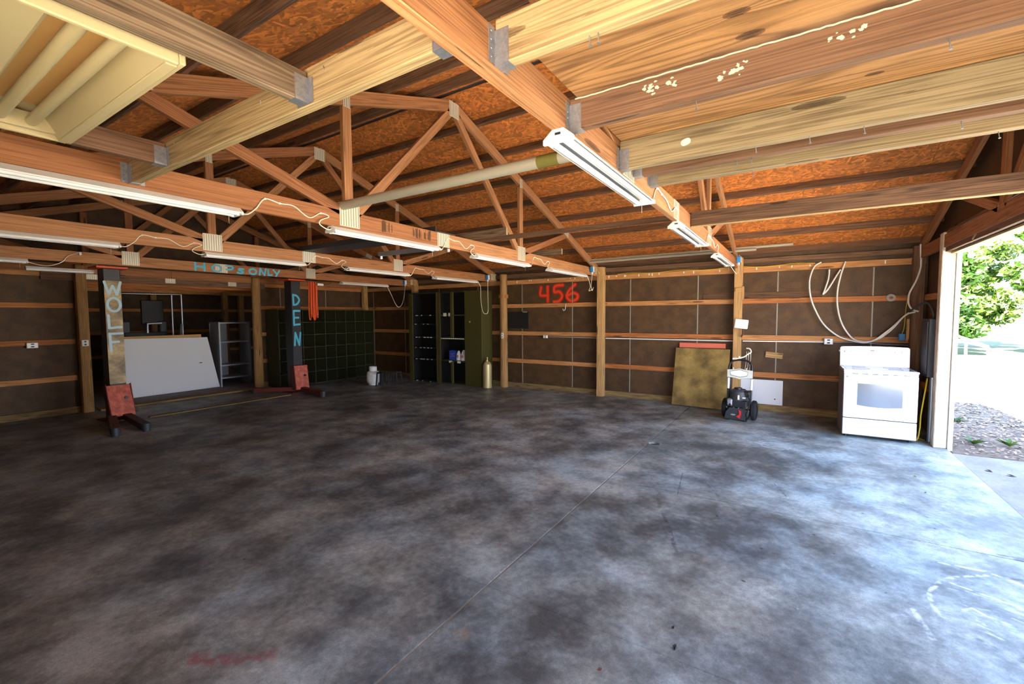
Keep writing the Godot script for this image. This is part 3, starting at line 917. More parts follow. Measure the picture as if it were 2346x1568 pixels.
func build_loft() -> void:
	var js := [[7.42, 2.468, 2.612, "pine", 0.045, "pale pine loft joist nearest the viewer, upper right"],
		[6.85, 2.455, 2.585, "brown", 0.045, "reddish brown loft joist with white paint splashes on it"],
		[6.2, 2.46, 2.615, "grey", 0.045, "wide pale weathered loft joist with a knot spot"],
		[5.95, 2.487, 2.6, "brown", 0.05, "thin red-brown loft joist behind the wide pale one"],
		[5.6, 2.515, 2.6, "grey", 0.05, "narrow grey loft joist farthest from the viewer"]]
	for j in js:
		var t := thing("loft_joist", j[5], "joist", Vector3(XD, j[1], j[0] - j[4] * 0.5), 0.0, "loft joists")
		var h: float = j[2] - j[1]
		lumber(t, "beam", Vector3(0.004, h * 0.5, 0), Vector3(2.35, h * 0.5, 0), h, j[4], pick(j[3]))
		hanger(t, Vector3(0.001, 0, 0), minf(h, 0.135), j[4])
		if j[0] == 6.85:    # white paint along the upper edge and in splashes
			var b := MB.new()
			var x := Transform3D(Basis(), Vector3(0, 0, j[4] * 0.5))
			var e := []
			for i in 64: e.append(Vector2(0.03 + i * 0.018, h - 0.004 - rng.randf() * 0.003))
			b.ribbon(PackedVector2Array(e), 0.006, x, 0.0008)
			for c in [Vector2(0.60, 0.055), Vector2(0.64, 0.06), Vector2(0.67, 0.075), Vector2(0.93, 0.085), Vector2(0.99, 0.08), Vector2(0.44, 0.075), Vector2(0.345, 0.09), Vector2(0.35, 0.07)]:
				for i in 7:
					var p: Vector2 = c + Vector2(rng.randfn(0, 0.013), rng.randfn(0, 0.009))
					b.blot(p, rng.randf_range(0.002, 0.009), x, 0.0008 + i * 0.00012 + c.x * 0.001, rng)
			part(t, "paint_splashes", b, M.splash, "dried white paint").set_meta("kind", "stuff")
		if j[0] == 6.2:
			var b := MB.new()
			b.ribbon(PackedVector2Array([Vector2(0.345, 0.078), Vector2(0.36, 0.082)]), 0.034, Transform3D(Basis(), Vector3(0, 0, j[4] * 0.5)), 0.001)
			part(t, "spot", b, M.paper, "pale round paint spot")
		for i in 3:
			var n := MB.new()
			var xx := rng.randf_range(0.3, 2.0)
			n.cyl(Vector3(xx, 0.002, 0), Vector3(xx + 0.004, -0.03, 0.004), 0.002, 0.002, 5)
			n.cyl(Vector3(xx + 0.004, -0.03, 0.004), Vector3(xx + 0.004, -0.033, 0.004), 0.005, 0.005, 6)
			part(t, "nail", n, M.galv)
	# plywood over the joists
	var spans := [[6.22, 7.40, "broad plywood sheet with dark knots on the loft joists, near"], [5.50, 6.21, "narrow plywood sheet on the far loft joists"]]
	for i in 2:
		var t := thing("plywood_sheet", spans[i][2], "plywood", Vector3(XD + 0.01, 2.616, spans[i][0]), 0.0, "loft plywood")
		var b := MB.new()
		var d: float = spans[i][1] - spans[i][0]
		b.bx(0, 2.38, 0, 0.015, 0, d, 0.001)
		for q in b.v.size():
			b.t[q] = Vector2(b.v[q].x / 2.38 + i * 0.3, b.v[q].z / 1.19 + i * 0.4)
		part(t, "board", b, M.plywood)
		if i == 0:
			block(t, "cleat", 1.0, 1.15, -0.035, -0.001, 0.42, 0.52, M.pine[0])
	# long brace farther back, across to the gable
	var t := thing("brace_beam", "long dark brown beam from the middle truss to the doorway gable", "beam", Vector3(XD, 2.48, 4.18))
	lumber(t, "beam", Vector3(0.005, 0.065, 0), Vector3(2.36, 0.065, 0), 0.13, 0.045, M.dark[0])
	lumber(t, "lower_edge", Vector3(0.005, -0.004, 0.0), Vector3(2.36, -0.004, 0.0), 0.008, 0.044, M.pine[0])
	t = thing("brace_board", "dark thin board lying across the trusses above the wall lights", "board", Vector3(0, 0, 0))
	lumber(t, "board", Vector3(-3.55, YT + 0.021, 4.06), Vector3(-0.86, YT + 0.021, 4.03), 0.04, 0.089, M.brown[1])


func build_left_frame() -> void:
	# cross beam between the two near trusses, two joists hung on it, and the tube fixture on them
	var t := thing("cross_beam", "long pale pine beam between two trusses, upper left", "beam", Vector3(0, YB + 0.02, 7.58))
	lumber(t, "beam", Vector3(XC + 0.004, 0.07, 0), Vector3(XD - 0.05, 0.07, 0), 0.14, 0.045, M.pine[1])
	hanger(t, Vector3(XC + 0.001, 0, 0), 0.135, 0.045)
	hanger(t, Vector3(XD - 0.047, 0, 0), 0.135, 0.045, -1.0)
	for k in 5:
		var b := MB.new()
		var x := rng.randf_range(-3.0, -1.2)
		b.cyl(Vector3(x, rng.randf_range(0.04, 0.12), 0.0225), Vector3(x + 0.01, 0.10, 0.028), 0.002, 0.002, 5)
		part(t, "nail", b, M.galv)
	for j in [[-1.60, "grey-brown joist beside the beige tube fixture", "grey", 0], [-2.86, "pinkish brown stained joist stub under the beige tube fixture", "brown", 1]]:
		t = thing("hung_joist", j[1], "joist", Vector3(j[0], YB + 0.025, 7.605), 0.0, "joists hung on the cross beam")
		lumber(t, "beam", Vector3(0, 0.056, 0.004), Vector3(0, 0.056, 1.49), 0.112, 0.042, pick(j[2]))
		var b := MB.new()
		b.box(Vector3(0, -0.001, 0.028), Vector3(0.048, 0.002, 0.055))
		for e in [-1.0, 1.0]:
			b.box(Vector3(e * 0.0225, 0.045, 0.028), Vector3(0.002, 0.092, 0.055))
			b.box(Vector3(e * 0.036, 0.045, 0.001), Vector3(0.028, 0.092, 0.002))
		part(t, "joist_hanger", b, M.galv, "galvanized steel joist hanger")
	t = thing("tube_fixture", "large beige metal light box with bare round tubes, upper left corner", "light fixture", Vector3(-2.235, YB + 0.012, 7.98))
	var hw := 0.585
	var d := 0.64
	block(t, "end_panel", -hw, hw, 0.0, 0.135, 0.0, 0.018, M.cream, 0.004)
	block(t, "end_panel", -hw, hw, 0.0, 0.135, d - 0.018, d, M.cream, 0.004)
	block(t, "side_panel", -hw, -hw + 0.02, -0.004, 0.135, 0.019, d - 0.019, M.cream, 0.004)
	block(t, "side_panel", hw - 0.02, hw, -0.004, 0.135, 0.019, d - 0.019, M.cream, 0.004)
	block(t, "top_sheet", -hw, hw, 0.136, 0.15, 0.0, d, M.white, 0.006)
	block(t, "inner_sheet", -hw + 0.1, hw - 0.1, 0.10, 0.108, 0.10, d - 0.02, M.tan, 0.002)
	block(t, "lip", -hw + 0.02, hw - 0.02, -0.006, 0.006, 0.018, 0.05, M.cream, 0.002)
	var b := MB.new()
	b.quad(Vector3(-hw + 0.02, 0.0, 0.05), Vector3(hw - 0.02, 0.0, 0.05), Vector3(hw - 0.02, 0.11, 0.115), Vector3(-hw + 0.02, 0.11, 0.115))
	part(t, "sloped_side", b, M.cream)
	for z in [0.135, 0.225, 0.445, 0.54]:
		b = MB.new()
		b.cyl(Vector3(-hw + 0.045, 0.045, z), Vector3(hw - 0.045, 0.045, z), 0.020, 0.020, 16)
		part(t, "tube", b, M.cream)
	block(t, "ballast_cover", -hw + 0.03, hw - 0.03, 0.035, 0.09, 0.285, 0.385, M.cream, 0.012)
	for e in [-1.0, 1.0]:
		block(t, "socket_rail", e * (hw - 0.035) - 0.012, e * (hw - 0.035) + 0.012, 0.015, 0.085, 0.06, d - 0.03, M.cream, 0.003)


# ---------------------------------------------------------------- lights on the chords
func shop_light(x: float, z0: float, z1: float, label: String) -> Node3D:
	var t := thing("shop_light", label, "light fixture", Vector3(x - 0.012, YB - 0.001, (z0 + z1) * 0.5), 0.0, "twin tube shop lights")
	var l := absf(z1 - z0)
	var b := MB.new()
	var poly := PackedVector2Array([Vector2(-0.022, 0), Vector2(-0.066, -0.038), Vector2(-0.066, -0.046), Vector2(-0.062, -0.046), Vector2(-0.018, -0.012), Vector2(-0.012, -0.03), Vector2(0.012, -0.03), Vector2(0.018, -0.012), Vector2(0.062, -0.046), Vector2(0.066, -0.046), Vector2(0.066, -0.038), Vector2(0.022, 0)])
	b.prism(poly, -l * 0.5 + 0.004, l * 0.5 - 0.004)
	part(t, "housing", b, M.white)
	for e in [-1.0, 1.0]:
		b = MB.new()
		b.quad(Vector3(e * 0.060, -0.0462, -e * (l * 0.5 - 0.01)), Vector3(e * 0.060, -0.0462, e * (l * 0.5 - 0.01)), Vector3(e * 0.0185, -0.0142, e * (l * 0.5 - 0.01)), Vector3(e * 0.0185, -0.0142, -e * (l * 0.5 - 0.01)))
		part(t, "reflector", b, M.reflector)
	for e in [-1.0, 1.0]:
		var c := part(t, "end_cap", capmesh(e * l * 0.5), M.white)
		var s := MB.new()
		for q in [-1.0, 1.0]:
			s = MB.new()
			s.box(Vector3(q * 0.036, -0.044, e * (l * 0.5 - 0.022)), Vector3(0.026, 0.032, 0.024), Basis(), 0.004)
			part(c, "lamp_holder", s, M.white)
		s = MB.new()
		s.box(Vector3(0, -0.02, e * (l * 0.5 + 0.008)), Vector3(0.026, 0.010, 0.002))
		part(c, "maker_plate", s, M.black)
	for q in [-1.0, 1.0]:
		b = MB.new()
		b.cyl(Vector3(q * 0.036, -0.044, -l * 0.5 + 0.03), Vector3(q * 0.036, -0.044, l * 0.5 - 0.03), 0.0145, 0.0145, 14)
		part(t, "tube", b, M.tube)
	b = MB.new()
	b.cyl(Vector3(0, -0.03, -l * 0.5 + 0.06), Vector3(0.002, -0.12, -l * 0.5 + 0.062), 0.0012, 0.0012, 5)
	part(t, "pull_cord", b, M.cord)
	return t


func capmesh(z: float) -> MB:
	var b := MB.new()
	b.prism(PackedVector2Array([Vector2(-0.026, 0.0), Vector2(-0.07, -0.036), Vector2(-0.07, -0.056), Vector2(0.07, -0.056), Vector2(0.07, -0.036), Vector2(0.026, 0.0)]), z - 0.007, z + 0.007)
	return b


# cord that wanders up over the face of the chord from one light end to the next
func light_cord(t: Node3D, x: float, z0: float, z1: float, wild: float) -> void:
	var o := t.position
	var f := x + 0.007
	var a := z0
	var d := z1 - z0
	var m := YB - 0.03
	var p := [Vector3(x, m, a), Vector3(x + 0.03, m - 0.01, a + d * 0.06), Vector3(f, YB + 0.02, a + d * 0.16), Vector3(f, YT - 0.05, a + d * 0.25), Vector3(f, YT - 0.06, a + d * 0.4),
		Vector3(f, YB + 0.075 + 0.02 * wild, a + d * 0.55), Vector3(f, YB + 0.03, a + d * 0.72), Vector3(f, YB + 0.085, a + d * 0.86), Vector3(f + 0.004, YB + 0.07, a + d * (0.93 + 0.03 * wild)),
		Vector3(f + 0.012, YB + 0.025, a + d * (0.9 - 0.05 * wild)), Vector3(f + 0.02, YB - 0.015, a + d * 0.83), Vector3(x + 0.03, m - 0.015, a + d * 0.92), Vector3(x + 0.02, m, a + d - 0.014 * signf(d))]
	var q := []
	for e in p: q.append(e - o)
	var b := MB.new()
	b.tube(curve(q, 7), 0.0048, 7)
	part(t, "cord", b, M.cord)
	b = MB.new()
	for i in [3, 4, 7]:
		b.box(p[i] - o, Vector3(0.012, 0.014, 0.014), Basis(), 0.002)
	part(t, "cord_staples", b, M.white)


func end_cord(t: Node3D, pts: Array) -> void:
	var q := []
	for e in pts: q.append(e - t.position)
	var b := MB.new()
	b.tube(curve(q, 8), 0.0048, 7)
	part(t, "cord", b, M.cord)
	b = MB.new()
	b.box(q[q.size() - 1] + Vector3(0, -0.02, 0), Vector3(0.028, 0.045, 0.028), Basis(), 0.006)
	part(t, "plug", b, M.white)


func junction_box(at: Vector3, label: String) -> void:
	var t := thing("junction_box", label, "junction box", at, 0.0, "blue junction boxes at the truss ends")
	block(t, "box", -0.03, 0.03, -0.05, 0.05, -0.045, 0.045, M.blue, 0.006)
	block(t, "face_plate", 0.03, 0.034, -0.05, 0.05, -0.03, 0.03, M.white, 0.002)
	var b := MB.new()
	b.tube(curve([Vector3(0, 0.05, -0.02), Vector3(0.0, 0.08, -0.08), Vector3(0.01, 0.03, -0.2), Vector3(0.02, -0.06, -0.32)], 6), 0.006, 6)
	part(t, "cable", b, M.yellow, "yellow sheathed cable")


func build_lights() -> void:
	var a := "shop light under the near bare truss by the loft, "
	var d0 := shop_light(XD, 6.93, 5.66, "white twin-tube shop light with grey reflector, nearest of those under the loft truss")
	var d1 := shop_light(XD, 4.72, 3.50, "second white shop light along the truss beside the loft")
	var d2 := shop_light(XD, 2.42, 1.15, "small-looking third white shop light by the wall post behind the pressure washer")
	light_cord(d0, XD, 5.66, 4.72, 0.2)
	light_cord(d1, XD, 3.50, 2.42, 0.6)
	end_cord(d2, [Vector3(XD, 2.40, 1.15), Vector3(XD + 0.03, 2.33, 0.95), Vector3(XD + 0.05, 2.30, 0.75), Vector3(XD + 0.06, 2.36, 0.58), Vector3(XD + 0.05, 2.44, 0.5), Vector3(XD + 0.05, 2.50, 0.46)])
	var c0 := shop_light(XC, 8.40, 6.98, "long white shop light under the truss at the left picture edge, topmost")
	var c1 := shop_light(XC, 6.22, 4.88, "white shop light under the connector plate with the looped cord")
	var c2 := shop_light(XC, 4.18, 2.88, "white shop light under the short plate left of the painted number")
	var c3 := shop_light(XC, 2.17, 0.74, "white shop light above and right of the red painted number")
	light_cord(c0, XC, 6.98, 6.22, 1.0)
	light_cord(c1, XC, 4.88, 4.18, 0.9)
	light_cord(c2, XC, 2.88, 2.17, 0.8)
	end_cord(c3, [Vector3(XC + 0.02, 2.42, 0.74), Vector3(XC + 0.05, 2.34, 0.68), Vector3(XC + 0.05, 2.2, 0.60), Vector3(XC + 0.05, 2.12, 0.66), Vector3(XC + 0.06, 2.16, 0.5), Vector3(XC + 0.04, 2.2, 0.42), Vector3(XC + 0.05, 2.13, 0.5), Vector3(XC + 0.05, 2.22, 0.56), Vector3(XC + 0.05, 2.35, 0.52), Vector3(XC + 0.05, 2.49, 0.50)])
	var b0 := shop_light(XB, 8.25, 6.92, "white shop light under the second truss at the left picture edge")
	var b1 := shop_light(XB, 6.12, 4.86, "white shop light just above the painted words on the beam")
	var b2 := shop_light(XB, 4.12, 2.83, "white shop light above the drooping cord, second truss")
	var b3 := shop_light(XB, 2.11, 0.78, "white shop light above the tall olive cabinet")
	light_cord(b0, XB, 6.92, 6.12, 0.9)
	light_cord(b1, XB, 4.86, 4.12, 0.9)
	light_cord(b2, XB, 2.83, 2.11, 0.8)
	end_cord(b3, [Vector3(XB + 0.02, 2.40, 0.78), Vector3(XB + 0.05, 2.3, 0.7), Vector3(XB + 0.05, 2.0, 0.69), Vector3(XB + 0.05, 1.76, 0.62), Vector3(XB + 0.05, 1.70, 0.52), Vector3(XB + 0.05, 1.76, 0.42), Vector3(XB + 0.05, 2.1, 0.42), Vector3(XB + 0.05, 2.47, 0.42)])
	var a0 := shop_light(XA, 8.40, 7.12, "white shop light under the third truss at the left picture edge")
	var a2 := shop_light(XA, 2.32, 1.02, "short-looking white shop light above the dark cubby wall")
	end_cord(a2, [Vector3(XA, 2.40, 1.02), Vector3(XA + 0.05, 2.2, 0.94), Vector3(XA + 0.08, 1.98, 0.84), Vector3(XA + 0.09, 1.89, 0.74), Vector3(XA + 0.09, 1.97, 0.62), Vector3(XA + 0.08, 2.2, 0.53), Vector3(XA + 0.07, 2.47, 0.48)])
	end_cord(a0, [Vector3(XA, 2.40, 7.12), Vector3(XA + 0.03, 2.36, 6.95), Vector3(XA + 0.03, 2.42, 6.8), Vector3(XA + 0.02, 2.52, 6.72), Vector3(XA + 0.02, 2.58, 6.6)])
	var aw := shop_light(XA - 1.0, 6.95, 6.2, "small white shop light far left by the wall post")
	aw.position.y -= 0.01
	junction_box(Vector3(XD + 0.05, 2.55, 0.46), "blue junction box at the end of the loft truss")
	junction_box(Vector3(XC + 0.05, 2.54, 0.50), "blue junction box above the knotted cord by the painted number")
	junction_box(Vector3(XB + 0.05, 2.52, 0.42), "blue junction box above the olive cabinet")
	junction_box(Vector3(XA + 0.06, 2.52, 0.48), "blue junction box at the far truss end")


# ---------------------------------------------------------------- things overhead and on the walls
func build_overhead() -> void:
	var t := thing("plastic_pipe", "long grey-white plastic pipe lying across two trusses", "pipe", Vector3(-3.46, YT + 0.040, 6.1))
	var b := MB.new()
	b.cyl(Vector3(0, 0, 0), Vector3(2.57, 0, 0.02), 0.038, 0.038, 20, false)
	b.cyl(Vector3(2.57, 0, 0.02), Vector3(0, 0, 0), 0.034, 0.034, 20, false)
	part(t, "tube", b, M.pvc)
	b = MB.new()
	b.cyl(Vector3(2.05, 0, 0.015), Vector3(2.2, 0, 0.016), 0.0395, 0.0395, 20, false)
	part(t, "stain", b, mat(srgb(112, 104, 44), 0.7), "olive stained band")
	t = thing("conduit_bundle", "pale plastic pipes lying along the wall top between two trusses", "pipe", Vector3(-3.3, 2.68, 0.5))
	for i in 2:
		b = MB.new()
		b.cyl(Vector3(-0.1, i * 0.045, -i * 0.05), Vector3(2.75 + 0.5 * i, 0.01 + i * 0.045, -i * 0.05), 0.022, 0.022, 12)
		part(t, "tube", b, M.pvc)
	t = thing("metal_strut", "bare grey metal light bracket between two trusses", "bracket", Vector3(-4.67, 2.452, 4.58))
	b = MB.new()
	b.prism(PackedVector2Array([Vector2(-0.03, 0), Vector2(0.03, 0), Vector2(0.03, 0.05), Vector2(0.026, 0.05), Vector2(0.026, 0.004), Vector2(-0.026, 0.004), Vector2(-0.026, 0.05), Vector2(-0.03, 0.05)]), 0.0, 1.234, Transform3D(Basis(Vector3(0, 0, -1), Vector3(0, 1, 0), Vector3(1, 0, 0)), Vector3.ZERO))
	part(t, "channel", b, M.silver)
	for x in [0.03, 1.19]:
		b = MB.new()
		b.box(Vector3(x, -0.02, 0), Vector3(0.025, 0.04, 0.03), Basis(), 0.005)
		part(t, "lamp_holder", b, M.white)
	t = thing("metal_channel", "dark metal channel lying on the trusses behind the wall lights", "channel", Vector3(-5.95, YT + 0.001, 4.5))
	b = MB.new()
	b.box(Vector3(1.24, 0.012, 0.2), Vector3(2.6, 0.02, 0.34), Basis(), 0.004)
	part(t, "tray", b, M.charcoal)
	b = MB.new()
	b.box(Vector3(1.24, 0.035, 0.37), Vector3(2.6, 0.065, 0.012), Basis(), 0.002)
	part(t, "rim", b, M.charcoal)
	for s in [["board_scrap", Vector3(-4.1, YT + 0.046, 4.25), 1.25, -0.02, "weathered short board lying across a truss chord, upper one"], ["board_scrap", Vector3(-4.05, YT + 0.046, 2.42), 1.0, 0.0, "short board with pale cut end lying on the truss, near the wall"]]:
		t = thing(s[0], s[4], "board", s[1], s[3], "loose boards on the trusses")
		lumber(t, "board", Vector3(0, 0, 0), Vector3(s[2], 0, 0), 0.089, 0.04, M.grey[0])
		b = MB.new()
		b.box(Vector3(s[2] + 0.001, 0, 0), Vector3(0.002, 0.085, 0.036))
		part(t, "cut_end", b, M.pine[0], "pale sawn end")


func wall_box(called: String, label: String, at: Vector3, size: Vector3, m: Material, group: String) -> void:
	var t := thing(called, label, "outlet", at, 0.0, group)
	var b := MB.new()
	b.box(Vector3.ZERO, size, Basis(), 0.006)
	part(t, "box", b, m)
	b = MB.new()
	if size.x < size.z:
		b.box(Vector3(size.x * 0.5, 0, 0), Vector3(0.004, size.y * 0.8, size.z * 0.8), Basis(), 0.001)
	else:
		b.box(Vector3(0, 0, size.z * 0.5), Vector3(size.x * 0.8, size.y * 0.8, 0.004), Basis(), 0.001)
	var f := part(t, "face_plate", b, M.white)
	b = MB.new()
	for e in [-0.22, 0.22]:
		if size.x < size.z: b.box(Vector3(size.x * 0.5 + 0.002, size.y * e, 0), Vector3(0.003, size.y * 0.22, size.z * 0.3))
		else: b.box(Vector3(0, size.y * e, size.z * 0.5 + 0.002), Vector3(size.x * 0.3, size.y * 0.22, 0.003))
	part(f, "socket", b, M.charcoal)


func strokes(parent: Node, called: String, m: Material, glyphs: Array, x: Transform3D, w: float, thick := 0.0012) -> void:
	var b := MB.new()
	for i in glyphs.size():
		var g: Array = glyphs[i]
		b.ribbon(curve2(g, 5) if g.size() > 2 else PackedVector2Array(g), w, x, thick + (i % 4) * 0.0004)
	part(parent, called, b, m)


# brush letters in a unit cell
func letter(c: String) -> Array:
	var o := []
	for i in 13: o.append(Vector2(0.5 + 0.42 * cos(TAU * i / 12.0), 0.5 + 0.48 * sin(TAU * i / 12.0)))
	match c:
		"W": return [[Vector2(0, 1), Vector2(0.25, 0.02)], [Vector2(0.25, 0.02), Vector2(0.5, 0.7)], [Vector2(0.5, 0.7), Vector2(0.75, 0)], [Vector2(0.75, 0), Vector2(1, 1)]]
		"O": return [o]
		"L": return [[Vector2(0.1, 1), Vector2(0.12, 0.03)], [Vector2(0.12, 0.03), Vector2(0.95, 0.1)]]
		"F": return [[Vector2(0.12, 1), Vector2(0.16, 0)], [Vector2(0.12, 0.98), Vector2(1, 1)], [Vector2(0.14, 0.5), Vector2(0.7, 0.52)]]
		"D": return [[Vector2(0.1, 1), Vector2(0.12, 0)], [Vector2(0.1, 0.98), Vector2(0.6, 0.9), Vector2(0.95, 0.5), Vector2(0.6, 0.08), Vector2(0.12, 0.02)]]
		"E": return [[Vector2(0.1, 1), Vector2(0.1, 0)], [Vector2(0.1, 1), Vector2(0.95, 1)], [Vector2(0.1, 0.52), Vector2(0.75, 0.52)], [Vector2(0.1, 0.02), Vector2(0.9, 0.05)]]
		"N": return [[Vector2(0.05, 0), Vector2(0.18, 1)], [Vector2(0.18, 1), Vector2(0.75, 0)], [Vector2(0.75, 0), Vector2(0.98, 1)]]
		"H": return [[Vector2(0.1, 1), Vector2(0.1, 0)], [Vector2(0.9, 1), Vector2(0.9, 0)], [Vector2(0.1, 0.5), Vector2(0.9, 0.5)]]
		"P": return [[Vector2(0.1, 1), Vector2(0.1, 0)], [Vector2(0.1, 0.98), Vector2(0.7, 0.95), Vector2(0.85, 0.7), Vector2(0.6, 0.48), Vector2(0.1, 0.45)]]
		"s": return [[Vector2(0.85, 0.6), Vector2(0.4, 0.65), Vector2(0.25, 0.48), Vector2(0.6, 0.34), Vector2(0.8, 0.16), Vector2(0.45, 0.03), Vector2(0.1, 0.1)]]
		"Y": return [[Vector2(0, 1), Vector2(0.5, 0.45)], [Vector2(1, 1), Vector2(0.4, 0)]]
		"4": return [[Vector2(0.15, 0.98), Vector2(0.05, 0.55), Vector2(0.2, 0.42), Vector2(0.85, 0.42)], [Vector2(0.8, 1), Vector2(0.82, 0.02)]]
		"5": return [[Vector2(0.95, 1), Vector2(0.2, 0.95), Vector2(0.15, 0.6), Vector2(0.6, 0.62), Vector2(0.9, 0.36), Vector2(0.6, 0.06), Vector2(0.1, 0.02)]]
		"6": return [[Vector2(0.75, 1), Vector2(0.25, 0.65), Vector2(0.08, 0.3), Vector2(0.4, 0.03), Vector2(0.85, 0.1), Vector2(0.95, 0.35), Vector2(0.6, 0.5), Vector2(0.2, 0.36)]]
	return []


func place(gl: Array, x: float, y: float, w: float, h: float) -> Array:
	var o := []
	for s in gl:
		var q := []
		for p in s: q.append(Vector2(x + p.x * w, y + p.y * h))
		o.append(q)
	return o


func build_writing() -> void:
	var x := Transform3D(Basis(), Vector3(0, 0, -0.040))
	var g := []
	g += place(letter("4"), -4.80, 1.955, 0.25, 0.33)
	g += place(letter("5"), -4.47, 1.945, 0.25, 0.36)
	g += place(letter("6"), -4.16, 1.955, 0.29, 0.35)
	var w := get_node("wall_back")
	strokes(w, "painted_number", M.red_paint, g, x, 0.088, 0.0015)
	strokes(w, "painted_number_core", M.orange_paint, g, x, 0.042, 0.0042)
	# words along the far truss chord
	var f := Transform3D(Basis(Vector3(0, 0, -1), Vector3(0, 1, 0), Vector3(1, 0, 0)), Vector3(XA + 0.0005, 0, 0))
	g = []
	g += place(letter("H"), -5.19, 2.455, 0.17, 0.12)
	g += place(letter("O"), -4.93, 2.455, 0.17, 0.11)
	g += place(letter("P"), -4.70, 2.45, 0.14, 0.12)
	g += place(letter("s"), -4.52, 2.45, 0.14, 0.13)
	g += place(letter("O"), -4.31, 2.452, 0.15, 0.10)
	g += place(letter("N"), -4.12, 2.45, 0.13, 0.12)
	g += place(letter("L"), -3.96, 2.455, 0.09, 0.10)
	g += place(letter("Y"), -3.85, 2.45, 0.12, 0.11)
	var t: Node = null
	for c in get_children():
		if c.get_meta("label", "").contains("painted blue words"): t = c
	strokes(t, "painted_words", M.blue_paint, g, f, 0.032)


func build_back_wall_things() -> void:
	var t := thing("black_panel", "small black square board on the wall left of centre", "board", Vector3(-5.36, 1.36, 0.004))
	block(t, "panel", -0.31, 0.31, 0.0, 0.385, 0.0, 0.02, M.bin, 0.004)
	block(t, "tag", 0.16, 0.27, 0.37, 0.383, 0.02, 0.023, M.paper, 0.0)
	t = thing("wall_hook", "small bright bent hook below the red painted number", "hook", Vector3(-4.14, 1.78, 0.0))
	var b := MB.new()
	b.tube(curve([Vector3(0, 0.12, 0.004), Vector3(0, 0.06, 0.02), Vector3(-0.005, 0.0, 0.03), Vector3(-0.04, -0.02, 0.035), Vector3(-0.055, 0.02, 0.035)], 6), 0.008, 8)
	part(t, "hook", b, M.plate)
	t = thing("wall_conduit", "thin grey conduit running along the wall under the middle girt", "conduit", Vector3(-4.6, 1.19, 0.014))
	b = MB.new()
	b.tube(PackedVector3Array([Vector3(0.06, 0, 0), Vector3(1.2, -0.005, 0)]), 0.011, 8)
	part(t, "pipe", b, M.batten)
	b = MB.new()
	b.tube(PackedVector3Array([Vector3(1.36, -0.006, 0), Vector3(3.70, -0.004, 0)]), 0.011, 8)
	part(t, "pipe", b, M.white)
	b = MB.new()
	b.tube(PackedVector3Array([Vector3(3.845, 0.0, 0), Vector3(5.02, 0.012, 0)]), 0.011, 8)
	part(t, "pipe", b, M.white)
	b = MB.new()
	b.tube(curve([Vector3(5.1, 0.01, 0), Vector3(5.4, 0.015, 0), Vector3(5.7, 0.0, 0), Vector3(6.0, -0.01, 0), Vector3(6.12, -0.06, 0)], 5), 0.007, 6)
	part(t, "cable", b, M.steel)
	wall_box("outlet_box", "grey outlet box under the red painted number", Vector3(-4.62, 1.19, 0.022), Vector3(0.11, 0.07, 0.045), M.silver, "wall outlet boxes")
	wall_box("outlet_box", "pale grey switch box on the wall above the stove", Vector3(0.46, 1.215, 0.028), Vector3(0.12, 0.10, 0.055), M.silver, "wall outlet boxes")
	wall_box("outlet_box", "small white outlet on the round pole beside the cylinder", Vector3(-5.66, 1.20, 0.187), Vector3(0.055, 0.13, 0.02), M.white, "wall outlet boxes")
	wall_box("outlet_box", "white outlet box on the left wall girt, by the picture edge", Vector3(XL + 0.03, 1.215, 6.75), Vector3(0.05, 0.09, 0.13), M.white, "wall outlet boxes")
	wall_box("outlet_box", "white outlet box on the left wall post beside the opening", Vector3(XL + 0.175, 1.225, 6.14), Vector3(0.045, 0.11, 0.09), M.white, "wall outlet boxes")
	# wood block nailed aslant to the wall
	t = thing("wood_block", "short tan wood block nailed aslant to the dark wall left of the stove", "block", Vector3(-0.28, 0.96, -0.02))
	b = MB.new()
	b.box(Vector3.ZERO, Vector3(0.25, 0.095, 0.038), Basis(Vector3(0, 0, 1), -0.09), 0.004, uo())
	part(t, "block", b, M.post[0])
	# leaning particle board, red strip behind, white sheet
	t = thing("particle_board", "large yellowish stained particle board leaning on the wall", "board", Vector3(-1.41, 0.002, 0.30), -0.08)
	b = MB.new()
	b.box(Vector3(0, 0.525, -0.10), Vector3(0.92, 1.05, 0.018), Basis(Vector3.RIGHT, -0.21), 0.001)
	for i in b.v.size(): b.t[i] = Vector2(b.v[i].x * 0.8, b.v[i].y * 0.8)
	part(t, "board", b, M.chip)
	t = thing("red_strip", "salmon red board edge showing above the leaning particle board", "board", Vector3(-1.41, 1.045, 0.001))
	block(t, "strip", -0.39, 0.39, 0.0, 0.09, 0.0, 0.022, M.salmon, 0.004)
	t = thing("white_sheet", "white rectangular sheet standing on the sill behind the pressure washer", "panel", Vector3(-0.54, 0.112, -0.02))
	block(t, "sheet", -0.40, 0.40, 0.0, 0.42, -0.006, 0.006, M.panel_white, 0.002)
	b = MB.new()
	b.cyl(Vector3(0.29, 0.10, 0.005), Vector3(0.29, 0.10, 0.0075), 0.011, 0.011, 10)
	part(t, "hole", b, M.black, "small dark hole")
	# flood light on the post
	t = thing("flood_light", "white square lamp reflector clamped to the wall post above the washer", "lamp", Vector3(-0.76, 1.49, 0.27), 0.15)
	b = MB.new()
	b.box(Vector3.ZERO, Vector3(0.205, 0.155, 0.05), Basis(Vector3(0, 0, 1), -0.12), 0.02)
	part(t, "housing", b, M.enamel)
	b = MB.new()
	b.box(Vector3(0, 0, 0.027), Vector3(0.17, 0.12, 0.004), Basis(Vector3(0, 0, 1), -0.12), 0.001)
	part(t, "lens", b, M.tube)
	b = MB.new()
	b.tube(curve([Vector3(0.02, -0.05, -0.02), Vector3(0.04, -0.14, -0.05), Vector3(0.01, -0.22, -0.1)], 6), 0.014, 8)
